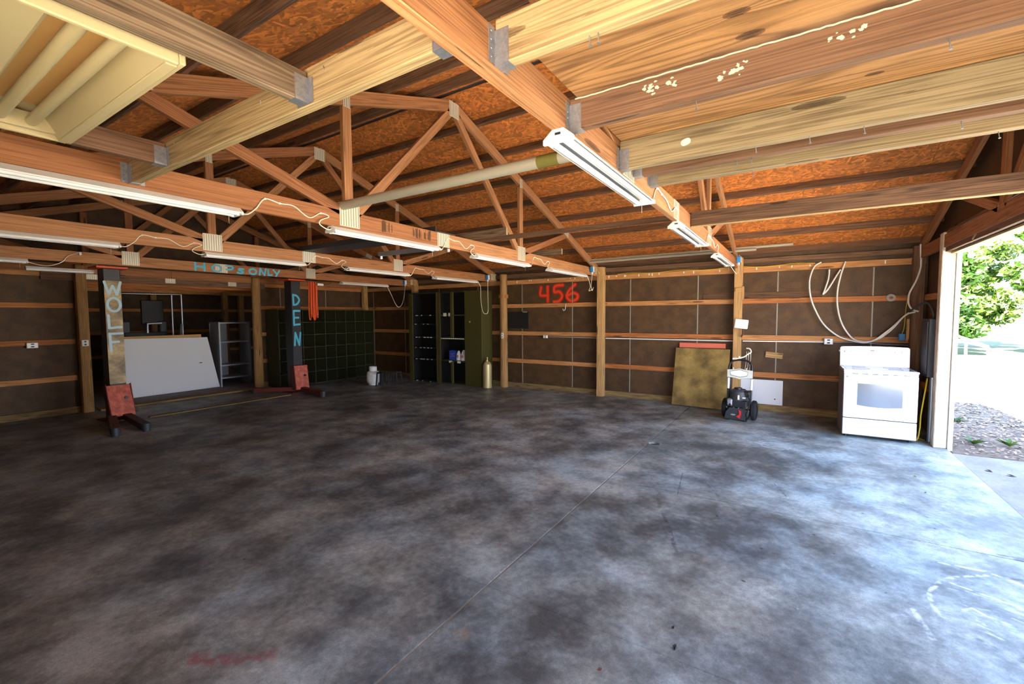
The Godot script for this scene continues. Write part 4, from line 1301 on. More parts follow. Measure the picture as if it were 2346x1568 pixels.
	part(t, "bracket", b, M.brown[0])
	# tubing loops on the wall above the stove
	t = thing("tubing_loops", "white flexible tubing hanging in big loops on the wall above the stove", "tubing", Vector3(0.8, 1.2, 0.03))
	var o := t.position
	var runs := [[Vector3(0.33, 2.47, 0.03), Vector3(0.24, 2.40, 0.05), Vector3(0.185, 2.2, 0.06), Vector3(0.20, 1.95, 0.06), Vector3(0.27, 1.72, 0.06), Vector3(0.40, 1.47, 0.06), Vector3(0.60, 1.29, 0.06), Vector3(0.80, 1.22, 0.06)],
		[Vector3(0.64, 2.46, 0.03), Vector3(0.585, 2.25, 0.06), Vector3(0.55, 2.0, 0.06), Vector3(0.56, 1.75, 0.06), Vector3(0.62, 1.5, 0.06), Vector3(0.74, 1.29, 0.06), Vector3(0.86, 1.225, 0.07), Vector3(1.0, 1.24, 0.07), Vector3(1.12, 1.34, 0.08), Vector3(1.25, 1.48, 0.08), Vector3(1.36, 1.63, 0.14), Vector3(1.46, 1.67, 0.16)],
		[Vector3(0.80, 1.22, 0.065), Vector3(0.92, 1.21, 0.075), Vector3(1.08, 1.28, 0.08), Vector3(1.22, 1.42, 0.09), Vector3(1.32, 1.58, 0.12), Vector3(1.39, 1.66, 0.155)],
		[Vector3(1.48, 2.63, 0.17), Vector3(1.485, 2.5, 0.17), Vector3(1.49, 2.3, 0.17), Vector3(1.45, 2.12, 0.17), Vector3(1.385, 1.95, 0.17), Vector3(1.375, 1.82, 0.17), Vector3(1.41, 1.72, 0.17), Vector3(1.49, 1.675, 0.17)],
		[Vector3(0.44, 2.35, 0.02), Vector3(0.43, 2.2, 0.03), Vector3(0.385, 2.02, 0.03), Vector3(0.37, 1.965, 0.03), Vector3(0.43, 2.04, 0.03), Vector3(0.52, 2.22, 0.03), Vector3(0.58, 2.34, 0.03)]]
	for r in runs:
		var q := []
		for e in r: q.append(e - o)
		b = MB.new()
		b.tube(curve(q, 8), 0.0115, 9)
		part(t, "tube", b, M.tubing)
	t = thing("tape_ring", "small pale ring hanging on the upper wall board near the doorway", "ring", Vector3(1.2, 1.885, 0.003))
	b = MB.new()
	b.lathe([Vector2(0.022, 0), Vector2(0.055, 0), Vector2(0.055, 0.025), Vector2(0.022, 0.025), Vector2(0.022, 0)], 20, Transform3D(Basis(Vector3.RIGHT, PI / 2), Vector3.ZERO))
	part(t, "ring", b, M.batten)
	# breaker panel and cables by the doorway
	t = thing("breaker_panel", "tall dark grey electrical panel beside the doorway post", "electrical panel", Vector3(1.558, 0.84, 0.93))
	block(t, "box", -0.13, -0.002, 0.0, 0.74, -0.17, 0.2, M.charcoal, 0.006)
	block(t, "door", -0.142, -0.131, 0.04, 0.70, -0.14, 0.17, M.lift, 0.004)
	b = MB.new()
	b.tube(PackedVector3Array([Vector3(-0.06, -0.001, 0.12), Vector3(-0.06, -0.836, 0.12)]), 0.028, 12)
	part(t, "conduit", b, M.silver)
	b = MB.new()
	b.tube(curve([Vector3(-0.06, 0.74, 0.05), Vector3(-0.08, 0.86, 0.05), Vector3(-0.12, 0.95, -0.1), Vector3(-0.2, 0.86, -0.4)], 6), 0.014, 8)
	part(t, "conduit", b, M.charcoal)
	t = thing("blue_outlet", "bright blue outlet box with yellow cable on the wall right of the stove", "outlet", Vector3(1.34, 1.30, 0.04))
	block(t, "box", -0.035, 0.035, -0.05, 0.05, -0.04, 0.03, M.blue, 0.006)
	block(t, "mounting_board", 0.05, 0.12, -0.03, 0.27, -0.04, -0.01, M.post[0])
	b = MB.new()
	b.tube(curve([Vector3(0, 0.05, 0), Vector3(0.02, 0.15, 0.01), Vector3(0.03, 0.4, 0.01), Vector3(0.05, 0.6, 0.0)], 6), 0.006, 6)
	part(t, "cable", b, M.yellow)
	t = thing("yellow_cord", "yellow extension cord hanging down beside the doorway post", "cord", Vector3(1.42, 0.0, 1.0))
	b = MB.new()
	b.tube(curve([Vector3(0.03, 0.82, 0.05), Vector3(0.0, 0.6, 0.1), Vector3(-0.02, 0.35, 0.08), Vector3(-0.03, 0.15, 0.1), Vector3(-0.06, 0.012, 0.1), Vector3(-0.15, 0.009, 0.0), Vector3(-0.05, 0.009, -0.12), Vector3(0.03, 0.009, 0.02)], 8), 0.008, 8)
	part(t, "cable", b, M.yellow)
	t = thing("header_wire", "thin pale wire sagging along the doorway header", "wire", Vector3(1.492, 2.6, 1.4))
	b = MB.new()
	b.tube(curve([Vector3(0, -0.02, 0.05), Vector3(0, -0.01, 0.5), Vector3(0, 0.0, 0.9), Vector3(0, -0.012, 1.4), Vector3(0, 0.0, 1.9), Vector3(0, 0.03, 2.4), Vector3(0, 0.05, 3.2)], 6), 0.005, 6)
	part(t, "wire", b, M.silver)
	# yellow cable along the top girt
	t = thing("house_cable", "thin yellow cable stapled along the top wall board", "cable", Vector3(-0.8, 2.475, 0.012))
	b = MB.new()
	var p := []
	for i in 14: p.append(Vector3(-2.2 + i * 0.25, -0.01 + 0.012 * sin(i * 1.7), 0))
	b.tube(curve(p, 4), 0.006, 6)
	part(t, "cable", b, M.yellow)


func build_soot() -> void:
	var t: Node = null
	for c in get_children():
		if c.get_meta("label", "").contains("above the red painted number"): t = c
	var f := Transform3D(Basis(Vector3(0, 0, -1), Vector3(0, 1, 0), Vector3(1, 0, 0)), Vector3(XC + 0.0003, 0, 0))
	var b := MB.new()
	var k := 0
	for z in [5.62, 5.20, 5.02]:
		for i in 16:
			var x: float = -z + rng.randfn(0, 0.035)
			var y := rng.randf_range(YB + 0.035, YB + 0.06)
			b.ribbon(PackedVector2Array([Vector2(x, y), Vector2(x + rng.randfn(0, 0.004), rng.randf_range(YT - 0.05, YT - 0.008))]), rng.randf_range(0.004, 0.012), f, 0.0004 + k * 0.00003)
			k += 1
	part(t, "soot_marks", b, mat(srgb(86, 58, 36), 0.9), "dark vertical soot streaks")


func build_debris() -> void:
	for s in [["floor_chip", "small rust red chip on the floor near the bottom edge", Vector3(-0.725, 0, 6.78), 0.012, "rust"], ["dead_leaf", "small dark curled leaf on the floor, bottom right of centre", Vector3(-0.46, 0, 6.45), 0.022, "black"],
			["dead_leaf", "tiny dark leaf scrap just above the curled one", Vector3(-0.50, 0, 6.31), 0.012, "black"], ["dead_leaf", "small yellow leaf on the bright floor by the doorway", Vector3(1.063, 0, 2.77), 0.02, "yellow"],
			["dead_leaf", "tiny dark leaf on the bright floor by the doorway", Vector3(1.055, 0, 3.25), 0.014, "black"], ["dead_leaf", "brown dry leaf lying on the apron outside", Vector3(1.76, -0.012, 2.11), 0.04, "rust"], ["dead_leaf", "dark leaf clump on the apron farther right", Vector3(1.9, -0.012, 2.2), 0.04, "black"]]:
		var t := thing(s[0], s[1], "leaf" if s[0] == "dead_leaf" else "chip", s[2], rng.randf() * 3.0, "bits lying on the floor")
		var b := MB.new()
		var r: float = s[3]
		b.quad(Vector3(-r, 0.002, 0), Vector3(0, 0.001, r * 0.5), Vector3(r, 0.006, 0), Vector3(0, 0.009, -r * 0.5))
		b.quad(Vector3(-r, 0.002, 0), Vector3(0, 0.014, r * 0.3), Vector3(r * 0.8, 0.012, r * 0.2), Vector3(0, 0.003, r * 0.5))
		part(t, "scrap", b, M[s[4]])


func build_stove() -> void:
	var t := thing("stove", "white electric kitchen range with glass oven window and raised back panel", "stove", Vector3(0.94, 0.0, 0.70), 0.02)
	# front faces +z at z = 0.60
	block(t, "body", -0.378, 0.378, 0.03, 0.885, 0.0, 0.565, M.side_grey, 0.006)
	for x in [-0.33, 0.33]:
		for z in [0.06, 0.5]:
			var f := MB.new()
			f.cyl(Vector3(x, 0, z), Vector3(x, 0.034, z), 0.018, 0.018, 12)
			part(t, "foot", f, M.black)
	block(t, "cooktop", -0.381, 0.381, 0.886, 0.912, 0.0, 0.60, M.enamel, 0.010)
	var gl := block(t, "cooktop_glass", -0.35, 0.35, 0.9115, 0.9155, 0.08, 0.56, mat(srgb(158, 162, 170), 0.08), 0.001)
	for c in [[-0.18, 0.20, 0.075], [0.18, 0.20, 0.095], [-0.18, 0.43, 0.095], [0.18, 0.43, 0.075]]:
		var q := MB.new()
		q.lathe([Vector2(c[2], 0), Vector2(c[2], 0.0008), Vector2(c[2] - 0.006, 0.0008), Vector2(c[2] - 0.006, 0)], 28, Transform3D(Basis(), Vector3(c[0], 0.9155, c[1])))
		part(gl, "burner_ring", q, M.charcoal)
	# back panel with curved top edge
	var poly := PackedVector2Array([Vector2(-0.378, 0.0), Vector2(0.378, 0.0), Vector2(0.378, 0.245)])
	for i in 7:
		var a := i / 6.0 * PI * 0.5
		poly.append(Vector2(0.378 - 0.03 + 0.03 * cos(a), 0.245 + 0.026 * sin(a)))
	for i in 9:
		var x := lerpf(0.34, -0.34, (i + 1) / 10.0)
		poly.append(Vector2(x, 0.271 + 0.008 * (1.0 - x * x / 0.1156)))
	for i in 7:
		var a := PI * 0.5 + i / 6.0 * PI * 0.5
		poly.append(Vector2(-0.378 + 0.03 + 0.03 * cos(a), 0.245 + 0.026 * sin(a)))
	var b := MB.new()
	b.prism(poly, -0.035, 0.035, Transform3D(Basis(Vector3.RIGHT, -0.06), Vector3(0, 0.914, 0.05)))
	var bg := part(t, "back_panel", b, M.enamel)
	b = MB.new()
	b.box(Vector3(0, 1.02, 0.0835), Vector3(0.70, 0.004, 0.004), Basis(Vector3.RIGHT, -0.06), 0.001)
	part(bg, "groove_strip", b, M.reflector)
	for x in [-0.31, -0.24, 0.24, 0.31]:
		b = MB.new()
		b.cyl(Vector3(x, 1.12, 0.066), Vector3(x, 1.122, 0.096), 0.021, 0.018, 18)
		b.box(Vector3(x, 1.122, 0.099), Vector3(0.007, 0.034, 0.010), Basis(), 0.002)
		part(bg, "knob", b, M.enamel)
	b = MB.new()
	b.box(Vector3(-0.02, 1.135, 0.0725), Vector3(0.045, 0.010, 0.004), Basis(Vector3.RIGHT, -0.06))
	part(bg, "clock_display", b, M.black)
	# oven door, curved handle bar and window
	var d := block(t, "oven_door", -0.376, 0.376, 0.272, 0.852, 0.567, 0.600, M.enamel, 0.012)
	b = MB.new()
	var pw := []
	for i in 13:
		var x := -0.23 + 0.46 * i / 12.0
		pw.append(Vector2(x, 0.435 + 0.02 * (x / 0.23) * (x / 0.23) - 0.008))
	for e in [Vector2(0.23, 0.735), Vector2(-0.23, 0.735)]: pw.append(e)
	b.prism(PackedVector2Array(pw), 0.5995, 0.6025)
	part(d, "window", b, M.glass, "dark reflective oven window glass")
	b = MB.new()
	b.tube(curve([Vector3(-0.335, 0.818, 0.60), Vector3(-0.325, 0.822, 0.632), Vector3(-0.2, 0.824, 0.645), Vector3(0, 0.825, 0.648), Vector3(0.2, 0.824, 0.645), Vector3(0.325, 0.822, 0.632), Vector3(0.335, 0.818, 0.60)], 6), 0.013, 10)
	part(d, "handle", b, M.enamel)
	b = MB.new()
	for i in 6:
		b.box(Vector3(-0.26 + i * 0.105, 0.862, 0.588), Vector3(0.06, 0.006, 0.012))
	part(t, "vent_slots", b, M.charcoal)
	block(t, "control_strip", -0.376, 0.376, 0.855, 0.884, 0.566, 0.585, M.enamel, 0.003)
	block(t, "drawer", -0.376, 0.376, 0.045, 0.262, 0.567, 0.600, M.enamel, 0.012)
	block(t, "drawer_gap", -0.372, 0.372, 0.262, 0.272, 0.56, 0.594, M.black, 0.0)
	b = MB.new()
	b.cyl(Vector3(-0.39, 1.12, 0.03), Vector3(-0.378, 1.12, 0.03), 0.014, 0.014, 10)
	part(t, "side_cap", b, M.white)


func wheel(parent: Node, called: String, c: Vector3, r: float, w: float) -> void:
	var b := MB.new()
	var x := Transform3D(Basis(Vector3(0, 0, 1), PI / 2), c)
	b.lathe([Vector2(r * 0.55, -w / 2), Vector2(r * 0.92, -w / 2), Vector2(r, -w * 0.3), Vector2(r, w * 0.3), Vector2(r * 0.92, w / 2), Vector2(r * 0.55, w / 2), Vector2(r * 0.55, -w / 2)], 26, x)
	for i in 22:
		var a := TAU * i / 22
		b.box(c + Vector3(0, cos(a), sin(a)) * r, Vector3(w * 0.7, 0.008, 0.014), Basis(Vector3.RIGHT, a), 0.001)
	var o := part(parent, called, b, M.rubber)
	b = MB.new()
	b.lathe([Vector2(0.0, -w * 0.3), Vector2(r * 0.56, -w * 0.3), Vector2(r * 0.56, w * 0.3), Vector2(0.0, w * 0.3)], 20, x)
	part(o, "hub", b, M.charcoal)


func build_washer() -> void:
	var t := thing("pressure_washer", "black wheeled pressure washer with white control panel and black handle", "pressure washer", Vector3(-0.71, 0.0, 0.88), -0.1)
	wheel(t, "wheel", Vector3(-0.205, 0.15, -0.06), 0.15, 0.065)
	wheel(t, "wheel", Vector3(0.205, 0.15, -0.06), 0.15, 0.065)
	var b := MB.new()
	b.cyl(Vector3(-0.2, 0.15, -0.06), Vector3(0.2, 0.15, -0.06), 0.012, 0.012, 10)
	part(t, "axle", b, M.black)
	# bent tube frame: lower black part, white sleeves, black handle
	for s in [-1.0, 1.0]:
		b = MB.new()
		b.tube(curve([Vector3(s * 0.13, 0.03, 0.17), Vector3(s * 0.155, 0.05, 0.1), Vector3(s * 0.165, 0.12, 0.02), Vector3(s * 0.165, 0.3, 0.0), Vector3(s * 0.165, 0.47, -0.02)], 6), 0.015, 10)
		part(t, "frame_tube", b, M.black)
		b = MB.new()
		b.tube(PackedVector3Array([Vector3(s * 0.165, 0.47, -0.02), Vector3(s * 0.165, 0.64, -0.04)]), 0.0185, 12)
		part(t, "sleeve", b, M.white)
	b = MB.new()
	b.tube(curve([Vector3(-0.165, 0.62, -0.04), Vector3(-0.165, 0.78, -0.06), Vector3(-0.15, 0.87, -0.07), Vector3(-0.10, 0.915, -0.075), Vector3(0, 0.93, -0.075), Vector3(0.10, 0.915, -0.075), Vector3(0.15, 0.87, -0.07), Vector3(0.165, 0.78, -0.06), Vector3(0.165, 0.62, -0.04)], 8), 0.016, 10)
	part(t, "handle", b, M.black)
	# control panel with the six-sided shield outline
	b = MB.new()
	b.prism(PackedVector2Array([Vector2(-0.18, 0.655), Vector2(-0.06, 0.648), Vector2(0, 0.632), Vector2(0.06, 0.648), Vector2(0.18, 0.655), Vector2(0.18, 0.775), Vector2(0.06, 0.785), Vector2(0, 0.80), Vector2(-0.06, 0.785), Vector2(-0.18, 0.775)]), -0.03, -0.005)
	var p := part(t, "control_panel", b, mat(srgb(206, 208, 196), 0.5))
	b = MB.new()
	var hex := PackedVector2Array([Vector2(-0.13, 0.69), Vector2(-0.145, 0.75), Vector2(0, 0.782), Vector2(0.12, 0.75), Vector2(0.105, 0.69), Vector2(0, 0.665), Vector2(-0.13, 0.69)])
	b.ribbon(hex, 0.006, Transform3D(Basis(), Vector3(0, 0, -0.005)))
	part(p, "shield_outline", b, M.charcoal)
	b = MB.new()
	b.prism(PackedVector2Array([Vector2(-0.122, 0.695), Vector2(0, 0.672), Vector2(0.098, 0.695), Vector2(0.112, 0.745), Vector2(0, 0.774), Vector2(-0.135, 0.745)]), -0.006, -0.0035)
	part(p, "shield", b, M.white)
	for x in [-0.10, 0.09]:
		b = MB.new()
		b.cyl(Vector3(x, 0.785, -0.02), Vector3(x, 0.81, -0.02), 0.013, 0.010, 10)
		part(p, "knob", b, M.brass)
	# spray wand resting on the handle
	b = MB.new()
	b.cyl(Vector3(-0.115, 0.945, -0.05), Vector3(-0.055, 0.955, -0.05), 0.017, 0.017, 10)
	b.cyl(Vector3(-0.03, 0.955, -0.05), Vector3(-0.02, 0.99, -0.05), 0.010, 0.014, 10)
	part(t, "spray_grip", b, M.cord)
	b = MB.new()
	b.tube(curve([Vector3(-0.05, 0.955, -0.05), Vector3(0.04, 0.98, -0.1), Vector3(0.08, 1.02, -0.15), Vector3(0.12, 1.05, -0.18), Vector3(0.10, 1.10, -0.2), Vector3(0.05, 1.11, -0.2)], 6), 0.010, 8)
	part(t, "spray_wand", b, M.cord)
	for x in [0.06, 0.09, 0.12]:
		b = MB.new()
		b.tube(curve([Vector3(x, 1.06, -0.18), Vector3(x + 0.005, 0.9, -0.12), Vector3(x, 0.75, -0.05)], 5), 0.003, 5)
		part(t, "cable", b, M.cord)
	# engine
	b = MB.new()
	b.lathe([Vector2(0.0, 0.30), Vector2(0.13, 0.30), Vector2(0.135, 0.36), Vector2(0.125, 0.44), Vector2(0.09, 0.475), Vector2(0.0, 0.48)], 26, Transform3D(Basis(), Vector3(0.0, 0, 0.0)))
	part(t, "engine_shroud", b, M.charcoal)
	b = MB.new()
	b.lathe([Vector2(0.0, 0.48), Vector2(0.06, 0.48), Vector2(0.055, 0.50), Vector2(0.0, 0.505)], 18, Transform3D(Basis(), Vector3(-0.01, 0, 0.02)))
	part(t, "recoil_cap", b, M.black)
	block(t, "engine_block", -0.07, 0.13, 0.2, 0.32, -0.06, 0.13, M.black, 0.02)
	b = MB.new()
	for i in 7:
		b.box(Vector3(0.03, 0.215 + i * 0.015, 0.135), Vector3(0.18, 0.005, 0.02), Basis(), 0.001)
	part(t, "cooling_fins", b, M.charcoal)
	var mf := block(t, "muffler", -0.15, -0.07, 0.22, 0.33, 0.03, 0.14, M.silver, 0.016)
	b = MB.new()
	b.cyl(Vector3(-0.10, 0.245, 0.138), Vector3(-0.10, 0.245, 0.147), 0.016, 0.016, 12)
	part(mf, "exhaust_port", b, M.black)
	b = MB.new()
	b.cyl(Vector3(0.015, 0.33, 0.132), Vector3(0.015, 0.40, 0.132), 0.016, 0.014, 10)
	part(t, "filler_neck", b, M.paper)
	block(t, "maker_label", 0.07, 0.115, 0.35, 0.37, 0.112, 0.128, M.paper, 0.001)
	block(t, "fuel_tank", 0.06, 0.165, 0.37, 0.46, -0.06, 0.09, M.black, 0.025)
	b = MB.new()
	b.tube(curve([Vector3(0.15, 0.42, 0.1), Vector3(0.17, 0.3, 0.14), Vector3(0.15, 0.15, 0.17), Vector3(0.12, 0.06, 0.16)], 6), 0.009, 8)
	part(t, "hose", b, M.rubber)
	# front skirt with red trigger lock
	b = MB.new()
	b.prism(PackedVector2Array([Vector2(-0.17, 0.03), Vector2(0.13, 0.02), Vector2(0.12, 0.14), Vector2(0.07, 0.20), Vector2(-0.10, 0.20), Vector2(-0.15, 0.13)]), 0.03, 0.175)
	part(t, "base_skirt", b, M.lift)
	b = MB.new()
	b.prism(PackedVector2Array([Vector2(0.0, 0.07), Vector2(0.05, 0.045), Vector2(0.065, 0.1), Vector2(0.07, 0.155), Vector2(0.03, 0.18), Vector2(0.045, 0.11)]), 0.176, 0.19)
	part(t, "lock_lever", b, mat(srgb(206, 34, 30), 0.4), "bright red lever")
	b = MB.new()
	var ov := PackedVector2Array()
	for i in 16: ov.append(Vector2(-0.045 + 0.035 * cos(TAU * i / 16), 0.095 + 0.013 * sin(TAU * i / 16)))
	b.prism(ov, 0.176, 0.179)
	part(t, "badge", b, M.silver, "oval silver badge")
	for x in [-0.14, -0.04, 0.03]:
		b = MB.new()
		b.cyl(Vector3(x, 0.205, 0.15), Vector3(x, 0.205, 0.18), 0.008, 0.008, 8)
		part(t, "bolt", b, M.steel)
	block(t, "front_foot", 0.1, 0.14, 0.0, 0.04, 0.10, 0.17, M.rubber, 0.004)
	block(t, "front_foot", -0.14, -0.10, 0.0, 0.04, 0.10, 0.17, M.rubber, 0.004)


func build_cabinet() -> void:
	# olive shelving along the back wall
	var t := thing("bin_cabinet", "dark olive cabinet with five black label shelves, left of the pair", "cabinet", Vector3(-8.38, 0.0, 0.012))
	var w := 0.95
	var d := 0.42
	var h := 2.23
	block(t, "side_panel", 0.0, 0.02, 0.0, h, 0.0, d - 0.021, M.olive, 0.002)
	block(t, "side_panel", w - 0.02, w, 0.0, h, 0.0, d - 0.021, M.olive, 0.002)
	block(t, "liner", 0.021, 0.027, 0.0, h, 0.011, d - 0.022, M.bin, 0.0)
	block(t, "liner", w - 0.027, w - 0.021, 0.0, h, 0.011, d - 0.022, M.bin, 0.0)
	block(t, "front_stile", 0.0, 0.13, 0.0, h, d - 0.02, d, M.olive, 0.003)
	block(t, "front_stile", w - 0.03, w, 0.0, h, d - 0.02, d, M.olive, 0.003)
	block(t, "back_panel", 0.03, w - 0.03, 0.0, h, 0.0, 0.01, M.bin, 0.0)
	block(t, "top_panel", 0.0, w, h, h + 0.015, 0.0, d, M.olive_dark, 0.002)
	for y in [0.02, 0.575, 0.865, 1.128, 1.46, 1.68]:
		var s := block(t, "shelf", 0.13, w - 0.03, y - 0.02, y + 0.012, 0.0, d - 0.02, M.bin, 0.003)
		var n := 3 + rng.randi() % 3
		for i in n:
			var x := lerpf(0.18, w - 0.12, (i + 0.4 * rng.randf()) / n)
			block(s, "label_tag", x, x + rng.randf_range(0.03, 0.08), y - 0.014, y + 0.006, d - 0.02, d - 0.016, M.paper, 0.0)
	t = thing("shelf_cabinet", "olive cabinet with three open shelves and a center divider", "cabinet", Vector3(-7.42, 0.0, 0.012))
	w = 0.84
	block(t, "side_panel", 0.0, 0.02, 0.0, h, 0.0, d - 0.021, M.olive, 0.003)
	block(t, "liner", 0.021, 0.027, 0.0, h, 0.011, d - 0.022, M.bin, 0.0)
	block(t, "front_stile", 0.0, 0.10, 0.0, h, d - 0.02, d, M.olive, 0.003)
	block(t, "back_panel", 0.03, w, 0.0, h, 0.0, 0.01, M.bin, 0.0)
	block(t, "top_panel", 0.0, w, h, h + 0.015, 0.0, d, M.olive_dark, 0.002)
	block(t, "divider", 0.42, 0.50, 1.13, h, d - 0.05, d, M.olive, 0.003)
	block(t, "divider", 0.42, 0.48, 0.0, 0.55, d - 0.05, d, M.olive, 0.003)
	for y in [0.02, 0.576, 1.115, 1.68]:
		var s := block(t, "shelf", 0.1, w, y - 0.02, y + 0.012, 0.0, d - 0.01, M.olive_dark, 0.003)
		if y == 1.68 or y == 0.576:
			for x in [0.20, 0.36] if y == 1.68 else [0.36, 0.62]:
				block(s, "label_tag", x, x + 0.10, y - 0.05 if y < 1 else y - 0.03, y + 0.0 if y < 1 else y + 0.05, d - 0.01, d - 0.006, M.paper, 0.0)
		if y == 1.115:
			for i in 12:
				var x := 0.12 + i * 0.06
				block(s, "label_tag", x, x + 0.045, y - 0.014, y + 0.008, d - 0.01, d - 0.006, M.paper, 0.0)
	t = thing("cabinet_door", "plain olive green door panel closing the right cabinet", "cabinet door", Vector3(-6.56, 0.0, 0.012))
	block(t, "panel", 0.0, 0.50, 0.0, h + 0.015, 0.0, d, M.olive, 0.004)
	var b := MB.new()
	b.cyl(Vector3(0.16, 1.52, d), Vector3(0.16, 1.52, d + 0.02), 0.02, 0.018, 12)
	part(t, "knob", b, M.brass)
	# groceries on the shelf
	t = thing("blue_bag", "bright blue snack bag on the olive cabinet shelf", "bag", Vector3(-7.0, 0.589, 0.33), 0.05)
	b = MB.new()
	b.prism(PackedVector2Array([Vector2(-0.09, 0), Vector2(0.09, 0), Vector2(0.10, 0.1), Vector2(0.08, 0.22), Vector2(0.0, 0.235), Vector2(-0.09, 0.23), Vector2(-0.10, 0.1)]), -0.04, 0.04)
	part(t, "bag", b, mat(srgb(30, 80, 176), 0.4))
	b = MB.new()
	b.ribbon(curve2([Vector2(-0.06, 0.07), Vector2(0.0, 0.10), Vector2(0.06, 0.09)], 5), 0.018, Transform3D(Basis(), Vector3(0, 0, 0.04)))
	b.ribbon(curve2([Vector2(-0.05, 0.16), Vector2(0.0, 0.14), Vector2(0.06, 0.17)], 5), 0.014, Transform3D(Basis(), Vector3(0, 0, 0.04)))
	part(t, "print", b, mat(srgb(206, 96, 70), 0.5))
	for c in [[-6.825, "white rounded jug with dark handle gap on the cabinet shelf", 0.065, 0.23], [-6.67, "whitish crinkled plastic bundle at the cabinet shelf end", 0.08, 0.25]]:
		t = thing("white_bundle", c[1], "container", Vector3(c[0], 0.589, 0.33), 0.0, "white containers on the cabinet shelf")
		b = MB.new()
		var r: float = c[2]
		b.lathe([Vector2(0.0, 0.0), Vector2(r * 0.95, 0.0), Vector2(r, 0.05), Vector2(r * 0.92, 0.13), Vector2(r * 0.55, c[3] * 0.86), Vector2(r * 0.3, c[3]), Vector2(0, c[3])], 18)
		part(t, "body", b, M.panel_white)
		b = MB.new()
		b.box(Vector3(0, 0.10, r * 0.96), Vector3(r * 0.9, 0.06, 0.006), Basis(), 0.001)
		part(t, "label", b, mat(srgb(190, 120, 110), 0.6))
	# gas cylinder
	t = thing("gas_cylinder", "tall tan metal gas cylinder standing beside the round pole", "cylinder", Vector3(-5.94, 0.0, 0.40))
	b = MB.new()
	b.lathe([Vector2(0.0, 0.0), Vector2(0.098, 0.0), Vector2(0.103, 0.015), Vector2(0.103, 0.50), Vector2(0.096, 0.545), Vector2(0.075, 0.58), Vector2(0.04, 0.605), Vector2(0.028, 0.615), Vector2(0.028, 0.635), Vector2(0.0, 0.635)], 28)
	part(t, "body", b, M.tank)
	b = MB.new()
	b.lathe([Vector2(0.0, 0.636), Vector2(0.018, 0.636), Vector2(0.018, 0.68), Vector2(0.026, 0.685), Vector2(0.026, 0.705), Vector2(0.0, 0.71)], 14)
	part(t, "valve", b, M.brass)
	# propane bottle and stools
	t = thing("propane_tank", "white round propane tank standing by the dark corner", "propane tank", Vector3(-8.62, 0.0, 1.42))
	b = MB.new()
	b.lathe([Vector2(0.10, 0.0), Vector2(0.11, 0.0), Vector2(0.11, 0.03), Vector2(0.14, 0.06), Vector2(0.152, 0.10), Vector2(0.152, 0.26), Vector2(0.135, 0.315), Vector2(0.08, 0.345), Vector2(0.03, 0.35), Vector2(0.0, 0.35)], 26)
	part(t, "body", b, M.white)
	b = MB.new()
	b.lathe([Vector2(0.085, 0.34), Vector2(0.09, 0.345), Vector2(0.09, 0.44), Vector2(0.085, 0.445), Vector2(0.08, 0.44), Vector2(0.08, 0.345)], 22)
	part(t, "collar", b, M.white)
	b = MB.new()
	b.cyl(Vector3(0, 0.35, 0), Vector3(0, 0.41, 0), 0.02, 0.02, 10)
	b.cyl(Vector3(0, 0.40, 0), Vector3(0.0, 0.40, 0.05), 0.016, 0.016, 10)
	part(t, "valve", b, M.black)
	for s in [[Vector3(-8.24, 0, 1.50), 0.34, 0.16, M.black, "small black metal stool in front of the propane tank"], [Vector3(-8.30, 0, 1.02), 0.30, 0.24, M.lift, "low dark grey stool right of the propane tank"]]:
		t = thing("stool", s[4], "stool", s[0], 0.3, "small stools by the dark corner")
		var hw: float = s[2] * 0.5
		block(t, "seat", -hw, hw, s[1] - 0.03, s[1], -hw, hw, s[3], 0.006)
		for e in [[-1, -1], [1, -1], [1, 1], [-1, 1]]:
			lumber(t, "leg", Vector3(e[0] * hw * 1.1, 0.0, e[1] * hw * 1.1), Vector3(e[0] * hw * 0.85, s[1] - 0.03, e[1] * hw * 0.85), 0.025, 0.025, s[3], Vector3(0, 0, 1), 0.002)


func build_cubbies() -> void:
	var t := thing("cubby_wall", "wall of dark olive open cubbyholes along the left wall", "cubbies", Vector3(XL + 0.02, 0.0, 0.14))
	var cell := 0.306
	var nz := 9
	var ny := 6
	var dp := 0.50
	block(t, "back_panel", 0.0, 0.012, 0.0, cell * ny, 0.0, cell * nz, M.olive_dark, 0.0)
	for i in nz + 1:
		block(t, "upright", 0.012, dp, 0.0, cell * ny, i * cell - 0.006, i * cell + 0.006, M.olive_dark, 0.001)
	for j in ny + 1:
		for i in nz:
			block(t, "shelf", 0.012, dp - 0.004, j * cell - (0.0 if j == 0 else 0.012), j * cell + (0.012 if j == 0 else 0.0), i * cell + 0.007, (i + 1) * cell - 0.007, M.olive_dark, 0.001)


